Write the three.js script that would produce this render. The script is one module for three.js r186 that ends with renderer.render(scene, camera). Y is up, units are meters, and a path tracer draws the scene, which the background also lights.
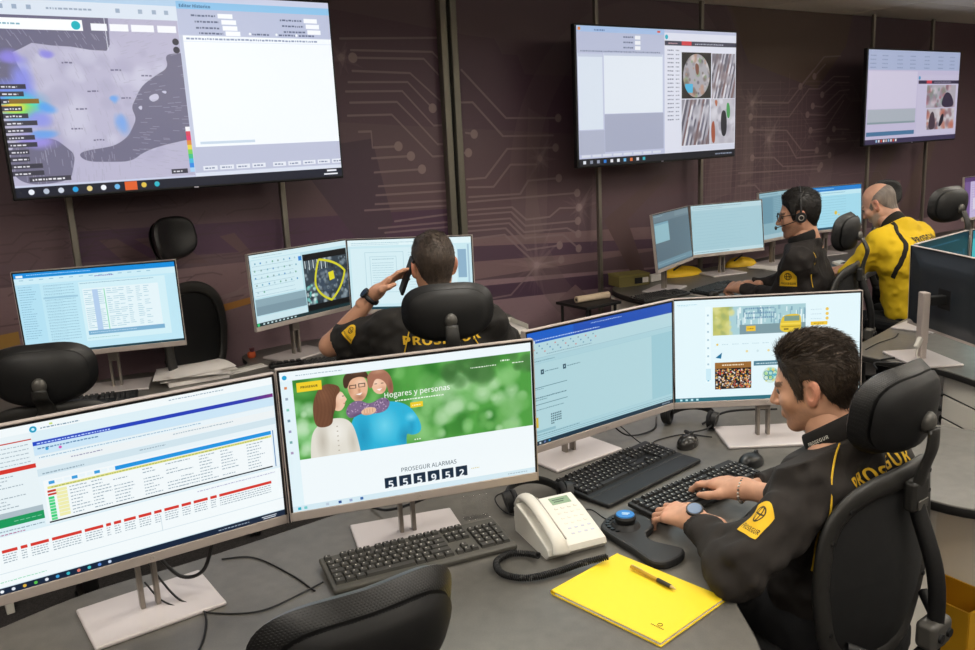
import * as THREE from 'three';
import { RoundedBoxGeometry } from 'three/addons/geometries/RoundedBoxGeometry.js';
import { mergeGeometries } from 'three/addons/utils/BufferGeometryUtils.js';
import { RectAreaLightUniformsLib } from 'three/addons/lights/RectAreaLightUniformsLib.js';

// ---------------------------------------------------------------- camera, lights, exposure
const scene = new THREE.Scene();
scene.background = new THREE.Color(0x000000);
const DEG = Math.PI / 180;
const camera = new THREE.PerspectiveCamera(2 * Math.atan(325 / 849.16) / DEG, 1.5, 0.05, 60);
camera.position.set(0, 1.76, 0);
camera.quaternion.setFromEuler(new THREE.Euler(-12.268 * DEG, 0, 0)).multiply(new THREE.Quaternion().setFromAxisAngle(new THREE.Vector3(0, 0, 1), -2.806 * DEG));
const renderer = new THREE.WebGLRenderer({ antialias: true });
renderer.toneMapping = THREE.LinearToneMapping;
renderer.toneMappingExposure = 1.06;
renderer.shadowMap.enabled = true;
RectAreaLightUniformsLib.init();

// the room is turned against the camera: room axes = along the screen wall (s), up (y), out of the wall towards the desks (n)
const TURN = 35.078 * DEG, CT = Math.cos(TURN), ST = Math.sin(TURN);
const rw = (s, y, n) => new THREE.Vector3(s * CT + n * ST, y, -s * ST + n * CT);
const WALL = -4.4, CEIL = 2.66, DESK = 0.74;
const S0 = -2.6, S1 = 10.6, N1 = 3.2;
const LIGHT = new THREE.Color(1.0, 0.945, 0.86), PANEL_LIGHT = 7.8, ADDED_UPLIGHT = 0.7, PANEL_GLOW = 1.5, LAMP_Y = 2.42;
const PANELS = [];
for (const n of [-2.1, -0.3, 1.6]) for (const s of [-0.6, 1.8, 4.2, 6.6, 9.0]) PANELS.push([s, n]);

// ---------------------------------------------------------------- helpers
let seed = 12345;
const rnd = () => { seed = (seed * 1664525 + 1013904223) >>> 0; return seed / 4294967296; };
const V = (x, y, z) => new THREE.Vector3(x, y, z);
const lerp = THREE.MathUtils.lerp, clamp = THREE.MathUtils.clamp, sstep = THREE.MathUtils.smoothstep;
const taken = {};
function numbered(name) { const k = taken[name] = (taken[name] ?? -1) + 1; return k ? name + '_' + String(k).padStart(3, '0') : name; }
function std(color, roughness = 0.6, o = {}) { return new THREE.MeshStandardMaterial({ color, roughness, ...o }); }
function phys(color, roughness = 0.6, o = {}) { return new THREE.MeshPhysicalMaterial({ color, roughness, ...o }); }
function prep(g) { const h = g.index ? g.toNonIndexed() : g; for (const k of Object.keys(h.attributes)) if (!['position', 'normal', 'uv'].includes(k)) h.deleteAttribute(k); if (!h.attributes.uv) h.setAttribute('uv', new THREE.BufferAttribute(new Float32Array(h.attributes.position.count * 2), 2)); return h; }
function join(gs) { return gs.length === 1 ? gs[0] : mergeGeometries(gs.map(prep)); }
function obj(name, gs, m, parent = scene) {
  const o = new THREE.Mesh(Array.isArray(gs) ? join(gs) : gs, m);
  o.name = parent === scene ? numbered(name) : name; o.castShadow = o.receiveShadow = true; parent.add(o); return o;
}
function tag(o, label, category, group) { Object.assign(o.userData, { label, category }); if (group) o.userData.group = group; return o; }
function thing(name, label, category, pos = [0, 0, 0], turn = 0, group) {
  const o = new THREE.Group(); o.name = numbered(name); scene.add(o); o.position.set(...(pos.isVector3 ? pos.toArray() : pos)); o.rotation.y = turn; return tag(o, label, category, group);
}
function structure(o) { o.userData.kind = 'structure'; return o; }
function tr(g, x = 0, y = 0, z = 0, rx = 0, ry = 0, rz = 0) { return g.applyMatrix4(new THREE.Matrix4().compose(V(x, y, z), new THREE.Quaternion().setFromEuler(new THREE.Euler(rx, ry, rz, 'YXZ')), V(1, 1, 1))); }
const box = (w, h, d, x, y, z, rx, ry, rz) => tr(new THREE.BoxGeometry(w, h, d), x, y, z, rx, ry, rz);
const rbox = (w, h, d, r, x, y, z, rx, ry, rz, seg = 2) => tr(new RoundedBoxGeometry(w, h, d, seg, Math.min(r, w / 2.01, h / 2.01, d / 2.01)), x, y, z, rx, ry, rz);
const cyl = (r0, r1, h, x, y, z, rx, ry, rz, n = 20) => tr(new THREE.CylinderGeometry(r1, r0, h, n), x, y, z, rx, ry, rz);
function tube(pts, r, seg = 40, rad = 7, closed = false) { return new THREE.TubeGeometry(new THREE.CatmullRomCurve3(pts.map((p) => p.isVector3 ? p : V(...p)), closed, 'centripetal'), seg, r, rad, closed); }
function poly(pts, h, bevel = 0.004, curve = 8) { // a slab: outline in x, z, top face at y = 0
  const sh = new THREE.Shape(pts.map(([x, z]) => new THREE.Vector2(x, -z)));
  const g = new THREE.ExtrudeGeometry(sh, { depth: h - 2 * bevel, bevelEnabled: bevel > 0, bevelSize: bevel, bevelThickness: bevel, bevelOffset: -bevel, bevelSegments: 2, curveSegments: curve });
  g.rotateX(-Math.PI / 2); g.translate(0, -h + bevel, 0); return g;
}
function smooth2(pts, n = 8) { const c = new THREE.CatmullRomCurve3(pts.map(([x, z]) => V(x, 0, z)), true, 'centripetal'); return c.getPoints(pts.length * n).slice(0, -1).map((p) => [p.x, p.z]); }
// a profile (list of [across, out]) carried along a closed or open path with given frames
function sweep(path, frames, prof, closed) {
  const P = [], I = [], n = path.length, m = prof.length;
  for (let i = 0; i < n; i++) for (const [a, b] of prof) { const f = frames[i], s = f[2] ?? 1, p = path[i].clone().addScaledVector(f[0], a * s).addScaledVector(f[1], b * s); P.push(p.x, p.y, p.z); }
  for (let i = 0; i < (closed ? n : n - 1); i++) for (let j = 0; j < m; j++) { const a = i * m + j, b = i * m + (j + 1) % m, c = ((i + 1) % n) * m + j, d = ((i + 1) % n) * m + (j + 1) % m; I.push(a, c, b, b, c, d); }
  if (!closed) for (const [o, f] of [[0, 1], [(n - 1) * m, -1]]) for (let j = 1; j < m - 1; j++) f > 0 ? I.push(o, o + j, o + j + 1) : I.push(o, o + j + 1, o + j);
  const g = new THREE.BufferGeometry(); g.setAttribute('position', new THREE.Float32BufferAttribute(P, 3)); g.setIndex(I); g.computeVertexNormals(); return g;
}
const oval = (a, b, n = 12) => Array.from({ length: n }, (_, i) => [a * Math.cos(i / n * 2 * Math.PI), b * Math.sin(i / n * 2 * Math.PI)]);
function grid(nu, nv, f) { // surface from f(u, v) -> Vector3
  const P = [], U = [], I = [];
  for (let j = 0; j <= nv; j++) for (let i = 0; i <= nu; i++) { const p = f(i / nu, j / nv); P.push(p.x, p.y, p.z); U.push(i / nu, j / nv); }
  for (let j = 0; j < nv; j++) for (let i = 0; i < nu; i++) { const a = j * (nu + 1) + i, b = a + 1, c = a + nu + 1, d = c + 1; I.push(a, b, c, b, d, c); }
  const g = new THREE.BufferGeometry(); g.setAttribute('position', new THREE.Float32BufferAttribute(P, 3)); g.setAttribute('uv', new THREE.Float32BufferAttribute(U, 2)); g.setIndex(I); g.computeVertexNormals(); return g;
}
function solid(nu, nv, front, back) { // closed sheet between two parametric faces with the same rim
  const g = mergeGeometries([grid(nu, nv, front), grid(nu, nv, (u, v) => back(1 - u, v))]); return g;
}
// textures
function canvasTex(w, h, draw, srgb = true) {
  const c = document.createElement('canvas'); c.width = w; c.height = h; draw(c.getContext('2d'), w, h);
  const t = new THREE.CanvasTexture(c); if (srgb) t.colorSpace = THREE.SRGBColorSpace; return t;
}
function noiseTex(n, f, rep = 1, srgb = false) {
  const d = new Uint8Array(n * n * 4);
  for (let y = 0; y < n; y++) for (let x = 0; x < n; x++) { const v = f(x, y), i = (y * n + x) * 4; for (let c = 0; c < 3; c++) d[i + c] = clamp(Array.isArray(v) ? v[c] : v, 0, 255); d[i + 3] = 255; }
  const t = new THREE.DataTexture(d, n, n); t.magFilter = THREE.LinearFilter; t.wrapS = t.wrapT = THREE.RepeatWrapping; t.repeat.set(rep, rep); if (srgb) t.colorSpace = THREE.SRGBColorSpace; t.needsUpdate = true; return t;
}
const hash = (x, y, z = 0) => { let h = (Math.imul(x | 0, 374761393) + Math.imul(y | 0, 668265263) + Math.imul(z | 0, 1274126177)) | 0; h = Math.imul(h ^ (h >>> 13), 1274126177); return ((h ^ (h >>> 16)) >>> 0) / 4294967296; };
function vnoise(x, y, z = 0, per = 0) {
  const X = Math.floor(x), Y = Math.floor(y), Z = Math.floor(z), w = (t) => t * t * (3 - 2 * t), a = w(x - X), b = w(y - Y), c = w(z - Z), q = (i) => per ? ((i % per) + per) % per : i;
  const k = (i, j, l) => hash(q(X + i), q(Y + j), Z + l);
  return lerp(lerp(lerp(k(0, 0, 0), k(1, 0, 0), a), lerp(k(0, 1, 0), k(1, 1, 0), a), b), lerp(lerp(k(0, 0, 1), k(1, 0, 1), a), lerp(k(0, 1, 1), k(1, 1, 1), a), b), c);
}
const fbm = (x, y, z = 0) => 0.5 * vnoise(x, y, z) + 0.3 * vnoise(x * 2.1, y * 2.1, z * 2.1 + 7) + 0.2 * vnoise(x * 4.3, y * 4.3, z * 4.3 + 13);
function planarUV(g, scale = 1) { const p = g.attributes.position, u = new Float32Array(p.count * 2); for (let i = 0; i < p.count; i++) { u[2 * i] = p.getX(i) * scale; u[2 * i + 1] = p.getZ(i) * scale; } g.setAttribute('uv', new THREE.BufferAttribute(u, 2)); return g; }

// ---------------------------------------------------------------- shared materials
const grainTex = noiseTex(256, (x, y) => 118 + 60 * (hash(x, y) - 0.5) + 50 * (vnoise(x / 8, y / 8, 1, 32) - 0.5) + 30 * (vnoise(x / 32, y / 32, 2, 8) - 0.5));
const fineBump = noiseTex(128, (x, y) => 128 + 110 * (hash(x, y, 3) - 0.5), 8);
const deskTex = noiseTex(512, (x, y) => { const v = 99 + 10 * (hash(x, y, 5) - 0.5) + 9 * (vnoise(x / 16, y / 16, 4, 32) - 0.5) + 8 * (vnoise(x / 64, y / 64, 9, 8) - 0.5); return [v, v * 0.975, v * 0.925]; }, 1, true);
const weaveTex = noiseTex(64, (x, y) => ((x % 8 < 4) !== (y % 8 < 4) ? 190 : 70) + 40 * (hash(x, y) - 0.5), 20);
const perfTex = noiseTex(128, (x, y) => { const row = Math.floor(y / 16), dx = ((x + (row % 2) * 8) % 16) - 8, dy = (y % 16) - 8; return dx * dx + dy * dy < 14 ? 30 : 200; });
const carpetTex = noiseTex(256, (x, y) => { const v = 62 + 40 * (hash(x, y, 8) - 0.5) + 14 * (vnoise(x / 6, y / 6, 3) - 0.5); return [v, v * 0.95, v * 0.94]; }, 6, true);
const M = {
  desk: std(0xffffff, 0.36, { map: deskTex, bumpMap: grainTex, bumpScale: 0.0001 }),
  deskEdge: std(0x1d1c1b, 0.5),
  white: std(0xe9e5db, 0.5, { bumpMap: fineBump, bumpScale: 0.0001 }),
  whiteDark: std(0x9d988d, 0.55),
  silver: std(0xb9b0a8, 0.38, { metalness: 0.75, bumpMap: fineBump, bumpScale: 0.00004 }),
  standMetal: std(0x8f877f, 0.36, { metalness: 0.55 }),
  standBase: std(0xcbc4c4, 0.4, { metalness: 0.15 }),
  silverPaint: std(0xb7aca6, 0.42, { metalness: 0.15 }),
  bezel: std(0x0b0b0d, 0.35),
  black: std(0x121213, 0.5, { bumpMap: fineBump, bumpScale: 0.0001 }),
  blackSoft: std(0x17171a, 0.8),
  keyBlack: std(0x1a1a1b, 0.5),
  keyGrey: std(0x383733, 0.55),
  boardBlack: std(0x101011, 0.45),
  boardGrey: std(0x4b4943, 0.5),
  chairPlastic: std(0x262523, 0.46, { bumpMap: fineBump, bumpScale: 0.00015 }),
  chairDark: std(0x0b0b0c, 0.55, { bumpMap: fineBump, bumpScale: 0.0002 }),
  chairMesh: std(0x0b0b0c, 0.85, { bumpMap: weaveTex, bumpScale: 0.0006 }),
  chairLeather: std(0x0f0f10, 0.42, { bumpMap: perfTex, bumpScale: 0.0006 }),
  chairGrey: std(0x55534f, 0.4, { metalness: 0.3 }),
  metalPole: std(0x8f8a80, 0.35, { metalness: 0.8 }),
  post: std(0x6f6c62, 0.45, { metalness: 0.6 }),
  cable: std(0x0d0d0e, 0.5),
  paper: std(0xe8e3df, 0.85),
  phone: std(0xd9d6cd, 0.4),
  lcd: std(0x7d9a78, 0.3),
  yellow: std(0xf2d21c, 0.55, { bumpMap: fineBump, bumpScale: 0.00008 }),
  yellowBox: std(0xd9a21a, 0.6),
  glass: phys(0xffffff, 0.05, { transmission: 1, thickness: 0 }),
};
// ---------------------------------------------------------------- what the screens show (1024 x 576 each)
function lines(g, x, y, w, n, dy, col, ragged = 0.5, h = 3) { g.fillStyle = col; for (let i = 0; i < n; i++) g.fillRect(x, y + i * dy, w * (1 - ragged * rnd()), h); }
function words(g, x, y, w, h, col) { g.fillStyle = col; let c = x; while (c < x + w) { const k = 3 + rnd() * 9; g.fillRect(c, y + rnd(), Math.min(k, x + w - c), h); c += k + 3; } }
function rect(g, col, x, y, w, h) { g.fillStyle = col; g.fillRect(x, y, w, h); }
function text(g, s, x, y, size, col, bold, align = 'left') { g.font = (bold ? 'bold ' : '') + size + 'px sans-serif'; g.fillStyle = col; g.textAlign = align; g.textBaseline = 'middle'; g.fillText(s, x, y); g.textAlign = 'left'; }
function blob(g, col, pts) { g.fillStyle = col; g.beginPath(); pts.forEach(([x, y], i) => i ? g.lineTo(x, y) : g.moveTo(x, y)); g.closePath(); g.fill(); }
function soft(g, col, pts) { g.fillStyle = col; g.beginPath(); const n = pts.length; g.moveTo((pts[0][0] + pts[n - 1][0]) / 2, (pts[0][1] + pts[n - 1][1]) / 2); for (let i = 0; i < n; i++) { const b = pts[(i + 1) % n]; g.quadraticCurveTo(pts[i][0], pts[i][1], (pts[i][0] + b[0]) / 2, (pts[i][1] + b[1]) / 2); } g.fill(); }
function dotc(g, col, x, y, r, ry = r) { g.fillStyle = col; g.beginPath(); g.ellipse(x, y, r, ry, 0, 0, 7); g.fill(); }
function taskbar(g, y, h, col, icons, from = 14, step = 34) { rect(g, col, 0, y, 1024, h); icons.forEach((c, i) => { if (c) { rect(g, c, from + i * step, y + h * 0.25, h * 0.5, h * 0.5); } }); words(g, 860, y + h * 0.42, 90, 4, '#c8d4e4'); rect(g, '#dfe8f4', 968, y + h * 0.25, 36, 3); rect(g, '#dfe8f4', 968, y + h * 0.55, 36, 3); }
function mottle(g, x, y, w, h, cols, n, r0, r1) { // soft-edged patches, as in an unsharp photograph on a screen
  for (let i = 0; i < n; i++) { const r = r0 + (r1 - r0) * rnd(), c = cols[Math.floor(rnd() * cols.length)], cx = x + rnd() * w, cy = y + rnd() * h, q = g.createRadialGradient(cx, cy, 0, cx, cy, r); q.addColorStop(0, c + 'd0'); q.addColorStop(0.55, c + '90'); q.addColorStop(1, c + '00'); g.fillStyle = q; g.fillRect(cx - r, cy - r, 2 * r, 2 * r); }
}
function puff(g, col, x, y, r, ry = r) { g.save(); g.translate(x, y); g.scale(1, ry / r); const q = g.createRadialGradient(0, 0, 0, 0, 0, r); q.addColorStop(0, col + 'c8'); q.addColorStop(1, col + '00'); g.fillStyle = q; g.fillRect(-r, -r, 2 * r, 2 * r); g.restore(); }
function clip(g, x, y, w, h, f) { g.save(); g.beginPath(); g.rect(x, y, w, h); g.clip(); f(); g.restore(); }

const SHOW = {
  tables(g) { // spreadsheets and a report window
    rect(g, '#dff1f8', 0, 0, 1024, 576); rect(g, '#f3fafc', 0, 0, 1024, 30); words(g, 640, 12, 200, 3, '#8da6b8'); rect(g, '#e9f4f8', 0, 30, 192, 280);
    dotc(g, '#149ec9', 200, 22, 11); dotc(g, '#dff6fd', 200, 22, 5); words(g, 222, 20, 120, 4, '#7b99ad'); rect(g, '#c9e07a', 250, 10, 10, 6);
    rect(g, '#c8443c', 0, 52, 190, 4); for (let i = 0; i < 5; i++) words(g, 8, 68 + i * 15, 170, 3, '#a9bac4');
    rect(g, '#d9362c', 0, 140, 191, 15); for (let i = 0; i < 10; i++) words(g, 8, 166 + i * 12, 60 + 80 * rnd(), 3, '#9aabb5');
    rect(g, '#aebfc8', 0, 290, 195, 22); rect(g, '#1b9a5d', 0, 310, 200, 30); text(g, '— — — — —', 100, 325, 14, '#bfe8d2');
    words(g, 8, 352, 180, 3, '#7d97a8'); words(g, 8, 364, 120, 3, '#a58'); 
    // report window
    rect(g, '#eaf5fa', 192, 66, 830, 300); const b = g.createLinearGradient(192, 0, 1022, 0); b.addColorStop(0, '#1f49c8'); b.addColorStop(0.85, '#2b3cb4'); b.addColorStop(1, '#7b2d7e'); g.fillStyle = b; g.fillRect(192, 66, 830, 14); words(g, 204, 72, 230, 4, '#cfe0ff');
    rect(g, '#cde7f8', 192, 80, 830, 34); words(g, 204, 90, 190, 4, '#4c7fae'); dotc(g, '#d65bb5', 272, 102, 5); dotc(g, '#3aa0d8', 232, 98, 5);
    rect(g, '#dcebf2', 192, 114, 830, 2); words(g, 204, 122, 540, 3, '#8fb6cf'); rect(g, '#eef4f6', 192, 134, 830, 26); words(g, 640, 142, 220, 3, '#9db3bf'); words(g, 300, 142, 100, 3, '#88a');
    rect(g, '#d3e6ef', 192, 164, 830, 26); words(g, 206, 180, 130, 4, '#8aa2b2'); words(g, 520, 174, 90, 3, '#8aa2b2');
    rect(g, '#f4fafc', 204, 208, 796, 150); for (let i = 0; i < 9; i++) rect(g, i % 3 ? '#eaf6fb' : '#3b9fe0', 220 + i * 24, 214, 18, 11);
    rect(g, '#2196e3', 432, 214, 568, 15); rect(g, '#e6e486', 214, 232, 786, 9); words(g, 226, 235, 760, 3, '#9aa86a');
    rect(g, '#c9402f', 212, 246, 30, 8); rect(g, '#c9402f', 212, 258, 30, 7);
    for (let i = 0; i < 8; i++) { rect(g, '#f0eeb0', 238, 246 + i * 13, 34, 11); rect(g, i % 2 ? '#5fd98c' : '#38cf7d', 212, 270 + i * 11, 18, 9); }
    for (const x of [280, 350, 420, 520, 600, 650, 720, 800, 900]) for (let i = 0; i < 9; i++) if (rnd() > 0.18) words(g, x, 248 + i * 12, 30 + 40 * rnd(), 3, '#8aa0ae');
    rect(g, '#0f1b26', 204, 358, 790, 5); rect(g, '#2a6fb0', 1006, 214, 3, 150);
    rect(g, '#f4fbfd', 0, 372, 1024, 176); words(g, 700, 384, 300, 3, '#aac');
    let x = 20; for (const w of [30, 56, 30, 66, 104, 70, 26, 34, 50, 54, 36, 62, 44, 62, 34, 214]) { rect(g, '#d8392f', x, 418, w - 10, 11); for (let i = 0; i < 4; i++) words(g, x, 434 + i * 9, w - 14, 3, '#93a5b1'); x += w; }
    rect(g, '#cfe0e8', 0, 500, 1024, 2); rect(g, '#c9dae2', 560, 440, 2, 60); words(g, 10, 530, 160, 3, '#9db');
    rect(g, '#12243c', 0, 552, 1024, 24); ['#f3f6fa', '#dfe6ee', '#e2b33e', '#58c04c', '#e8ecf2', '#3d9fd8', '#36b7c4', '#e07a6a', '#4ac3c8', '#5a8ad8', '#c8d8f0'].forEach((c, i) => dotc(g, c, 30 + i * 34, 564, 6)); words(g, 760, 562, 120, 3, '#b8c4d4'); rect(g, '#e8eef6', 930, 560, 60, 3); rect(g, '#e8eef6', 936, 567, 50, 3);
  },
  website(g) { // web page with a family in a park
    rect(g, '#e4f5fb', 0, 0, 1024, 576); rect(g, '#eff9fd', 0, 0, 1024, 36); words(g, 60, 18, 180, 3, '#9fb6c4'); dotc(g, '#1aa3d6', 18, 24, 9); for (let i = 0; i < 7; i++) rect(g, ['#d85', '#9ab', '#8cb', '#79a', '#99b', '#7aa', '#a9b'][i], 14, 60 + i * 44, 10, 10);
    clip(g, 46, 38, 976, 324, () => {
      rect(g, '#4f9e43', 46, 38, 976, 324); mottle(g, 46, 38, 976, 324, ['#3f8a36', '#69b45a', '#58a64a', '#2f7a2c', '#7cc06c'], 160, 20, 70); mottle(g, 500, 120, 524, 240, ['#8cc97e', '#b7dcae', '#6cb15d'], 60, 20, 60); mottle(g, 660, 38, 364, 90, ['#3b6e35', '#4b7f43'], 30, 20, 50); mottle(g, 46, 150, 90, 200, ['#bfe3ba', '#8fd08a'], 20, 14, 40);
      // child clinging to the man's back, woman at his side: shapes first, then soft modelling inside each
      const inside = (pts, col, f) => { g.save(); g.beginPath(); const n = pts.length; g.moveTo((pts[0][0] + pts[n - 1][0]) / 2, (pts[0][1] + pts[n - 1][1]) / 2); for (let i = 0; i < n; i++) { const q = pts[(i + 1) % n]; g.quadraticCurveTo(pts[i][0], pts[i][1], (pts[i][0] + q[0]) / 2, (pts[i][1] + q[1]) / 2); } g.clip(); rect(g, col, 40, 20, 560, 360); f?.(); g.restore(); };
      inside([[250, 470], [262, 330], [252, 236], [300, 190], [370, 168], [450, 176], [500, 206], [536, 270], [540, 318], [500, 330], [470, 310], [480, 470]], '#2fb4da', () => { puff(g, '#1d8fb8', 300, 300, 46, 110); puff(g, '#1a86ae', 470, 330, 40, 60); puff(g, '#7fdcf2', 390, 270, 70, 90); puff(g, '#1f96bf', 500, 290, 20, 50); puff(g, '#8be2f6', 500, 250, 30, 24); });
      inside([[84, 460], [92, 290], [116, 236], [176, 208], [248, 218], [276, 280], [296, 460]], '#e3dfd4', () => { puff(g, '#bcb4a6', 140, 300, 30, 90); puff(g, '#c4bdaf', 258, 320, 26, 80); puff(g, '#f6f4ee', 200, 270, 44, 60); for (let i = 0; i < 6; i++) rect(g, '#b3aa9a', 198, 244 + i * 20, 6, 4); });
      inside([[252, 96], [264, 54], [316, 48], [338, 88], [328, 140], [298, 162], [268, 146]], '#e9b795', () => { puff(g, '#c98e6c', 262, 110, 20, 40); puff(g, '#f7d6bd', 308, 80, 30, 22); puff(g, '#9c6a50', 300, 140, 34, 22); puff(g, '#b97b5c', 300, 112, 8, 14); });
      inside([[238, 92], [240, 44], [284, 22], [336, 34], [344, 82], [330, 62], [300, 54], [266, 64], [254, 100]], '#4b3326', () => { puff(g, '#7b5840', 300, 38, 40, 14); });
      rect(g, '#2a2422', 262, 86, 26, 3); rect(g, '#2a2422', 298, 83, 26, 3); rect(g, '#2a2422', 262, 86, 3, 14); rect(g, '#2a2422', 286, 85, 3, 14); rect(g, '#2a2422', 298, 84, 3, 14); rect(g, '#2a2422', 322, 83, 3, 14); rect(g, '#2a2422', 262, 99, 26, 2); rect(g, '#2a2422', 298, 97, 26, 2); blob(g, '#fff6ee', [[284, 126], [312, 121], [302, 131]]);
      inside([[236, 196], [256, 158], [300, 150], [336, 176], [394, 146], [424, 176], [396, 216], [330, 214], [300, 206], [256, 226]], '#80688c', () => { for (let i = 0; i < 120; i++) dotc(g, ['#b59cb9', '#5c4468', '#c7aeca', '#9b82a4'][i % 4], 236 + rnd() * 190, 150 + rnd() * 74, 2.5); puff(g, '#4d3a5a', 300, 214, 60, 16); });
      inside([[346, 84], [368, 58], [404, 70], [412, 116], [388, 142], [356, 128]], '#eec0a2', () => { puff(g, '#cf9474', 396, 120, 20, 20); puff(g, '#fadcc6', 370, 88, 20, 18); });
      rect(g, '#5b4438', 362, 92, 10, 3); rect(g, '#5b4438', 388, 92, 10, 3); blob(g, '#fff2ea', [[368, 116], [392, 114], [380, 124]]);
      inside([[334, 104], [334, 48], [382, 28], [428, 56], [440, 132], [418, 150], [408, 88], [366, 66], [350, 112]], '#a5705a', () => { puff(g, '#c99a7c', 380, 44, 36, 14); puff(g, '#7d4f3e', 426, 110, 14, 40); });
      inside([[296, 198], [330, 182], [366, 194], [352, 216], [308, 218]], '#eabf9f', () => { puff(g, '#c4906f', 320, 214, 30, 8); for (let i = 0; i < 4; i++) rect(g, '#c28f70', 312 + i * 11, 192, 2, 16); });
      inside([[200, 120], [228, 100], [244, 132], [250, 142], [240, 150], [238, 168], [218, 188], [190, 176]], '#f0c7ab', () => { puff(g, '#d69f80', 200, 160, 22, 26); puff(g, '#fbe2d2', 228, 126, 14, 16); }); rect(g, '#4a362c', 230, 124, 9, 3); rect(g, '#b8685c', 234, 154, 8, 3);
      inside([[112, 210], [116, 126], [158, 64], [218, 76], [228, 104], [206, 122], [204, 168], [190, 196], [184, 240], [128, 244]], '#6f4833', () => { puff(g, '#9a6a4c', 160, 110, 34, 50); puff(g, '#4a2d20', 186, 200, 16, 50); for (let i = 0; i < 26; i++) { g.strokeStyle = ['#8a5e44', '#553526'][i % 2]; g.lineWidth = 1.5; g.beginPath(); g.moveTo(140 + i * 3, 80); g.quadraticCurveTo(118 + i * 2.6, 140, 122 + i * 2.6, 240); g.stroke(); } });
      words(g, 760, 76, 110, 4, '#eef7ea'); words(g, 890, 60, 40, 6, '#eef7ea'); words(g, 940, 76, 50, 4, '#eef7ea');
      rect(g, '#f3d02c', 60, 50, 96, 38); text(g, 'PROSEGUR', 74, 69, 13, '#4a4320', true);
      text(g, 'Hogares y personas', 532, 146, 31, '#ffffff', false, 'center'); words(g, 440, 172, 200, 5, '#f4fbf2'); rect(g, '#f3cf2b', 500, 190, 52, 22); words(g, 508, 200, 34, 4, '#fff8d0'); for (let i = 0; i < 3; i++) dotc(g, '#eef7ea', 510 + i * 10, 348, 3);
    });
    rect(g, '#f2fafd', 46, 362, 978, 190); text(g, 'PROSEGUR ALARMAS', 560, 470, 25, '#4a5a66', false, 'center');
    [...'555952'].forEach((c, i) => { const x = 372 + i * 60; rect(g, '#12293f', x, 494, 50, 44); clip(g, x, 494, 50, 44, () => text(g, c, x + 25, 524, 44, '#eef4f8', true, 'center')); });
    words(g, 740, 510, 36, 3, '#d8c98a'); rect(g, '#d5eaf3', 0, 552, 1024, 24); for (const [x, c] of [[20, '#22b0c9'], [44, '#7cc'], [180, '#244c8f'], [224, '#9ac'], [268, '#2a63a8'], [130, '#bcd']]) rect(g, c, x, 558, 12, 11); words(g, 900, 562, 90, 3, '#8fa9b8');
  },
  document(g) { // blue word processor page
    rect(g, '#b9e2ec', 0, 0, 1024, 576); rect(g, '#1a66d6', 0, 0, 1024, 58); rect(g, '#1f56c2', 300, 0, 724, 58); words(g, 20, 42, 460, 5, '#d8e8ff'); words(g, 420, 14, 220, 4, '#c5dbfb'); rect(g, '#e9f5fa', 6, 48, 44, 12);
    rect(g, '#c4e8f0', 0, 58, 1024, 76); for (let i = 0; i < 26; i++) rect(g, ['#7bb0c8', '#d99', '#8ab', '#6aa0d0'][i % 4], 20 + i * 17, 70 + (i % 3) * 16, 9, 7); words(g, 120, 118, 300, 4, '#8bb5c5'); rect(g, '#9fcbd8', 0, 132, 1024, 2); words(g, 10, 146, 160, 4, '#78a6b6');
    rect(g, '#a9d9e5', 0, 160, 1024, 360); rect(g, '#bfe6ee', 0, 162, 860, 356); for (const x of [78, 222]) { rect(g, '#33566a', x, 194, 20, 24); rect(g, '#bfe6ee', x + 7, 202, 6, 8); words(g, x + 26, 204, 90, 4, '#5f8b9c'); }
    rect(g, '#5b8a9a', 10, 280, 236, 3); words(g, 12, 288, 80, 3, '#6c9aa9'); words(g, 12, 330, 230, 5, '#4f7d8e'); words(g, 12, 342, 100, 4, '#6c9aa9'); rect(g, '#5b8a9a', 10, 366, 236, 3); words(g, 20, 392, 200, 4, '#6c9aa9');
    rect(g, '#e3c43a', 20, 432, 30, 52); rect(g, '#f0d75a', 24, 440, 18, 26); for (let i = 0; i < 26; i++) rect(g, '#41697a', 132 + (i % 6) * 12, 430 + Math.floor(i / 6) * 12, 8, 7); rect(g, '#9ccbd8', 30, 500, 130, 14); words(g, 20, 522, 300, 4, '#6f9dac'); rect(g, '#7fb0bf', 0, 534, 1024, 2); rect(g, '#7fb0bf', 0, 544, 1024, 2);
    rect(g, '#1c3a4c', 0, 554, 1024, 22); for (let i = 0; i < 4; i++) rect(g, ['#6fd0e8', '#dceaf0', '#78b', '#49c'][i], 20 + i * 30, 560, 12, 10); words(g, 940, 562, 60, 4, '#cde');
  },
  portal(g) { // white intranet page
    rect(g, '#e3f6fb', 0, 0, 1024, 576); words(g, 16, 24, 110, 3, '#9fd0e0'); words(g, 20, 32, 60, 2, '#b8dcea'); rect(g, '#eafafd', 170, 40, 30, 430); for (let i = 0; i < 9; i++) rect(g, i > 6 ? '#6fb3cf' : '#a9c6d4', 180, 84 + i * 46, 10, 10); rect(g, '#cbeaf5', 172, 390, 28, 66);
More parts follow.
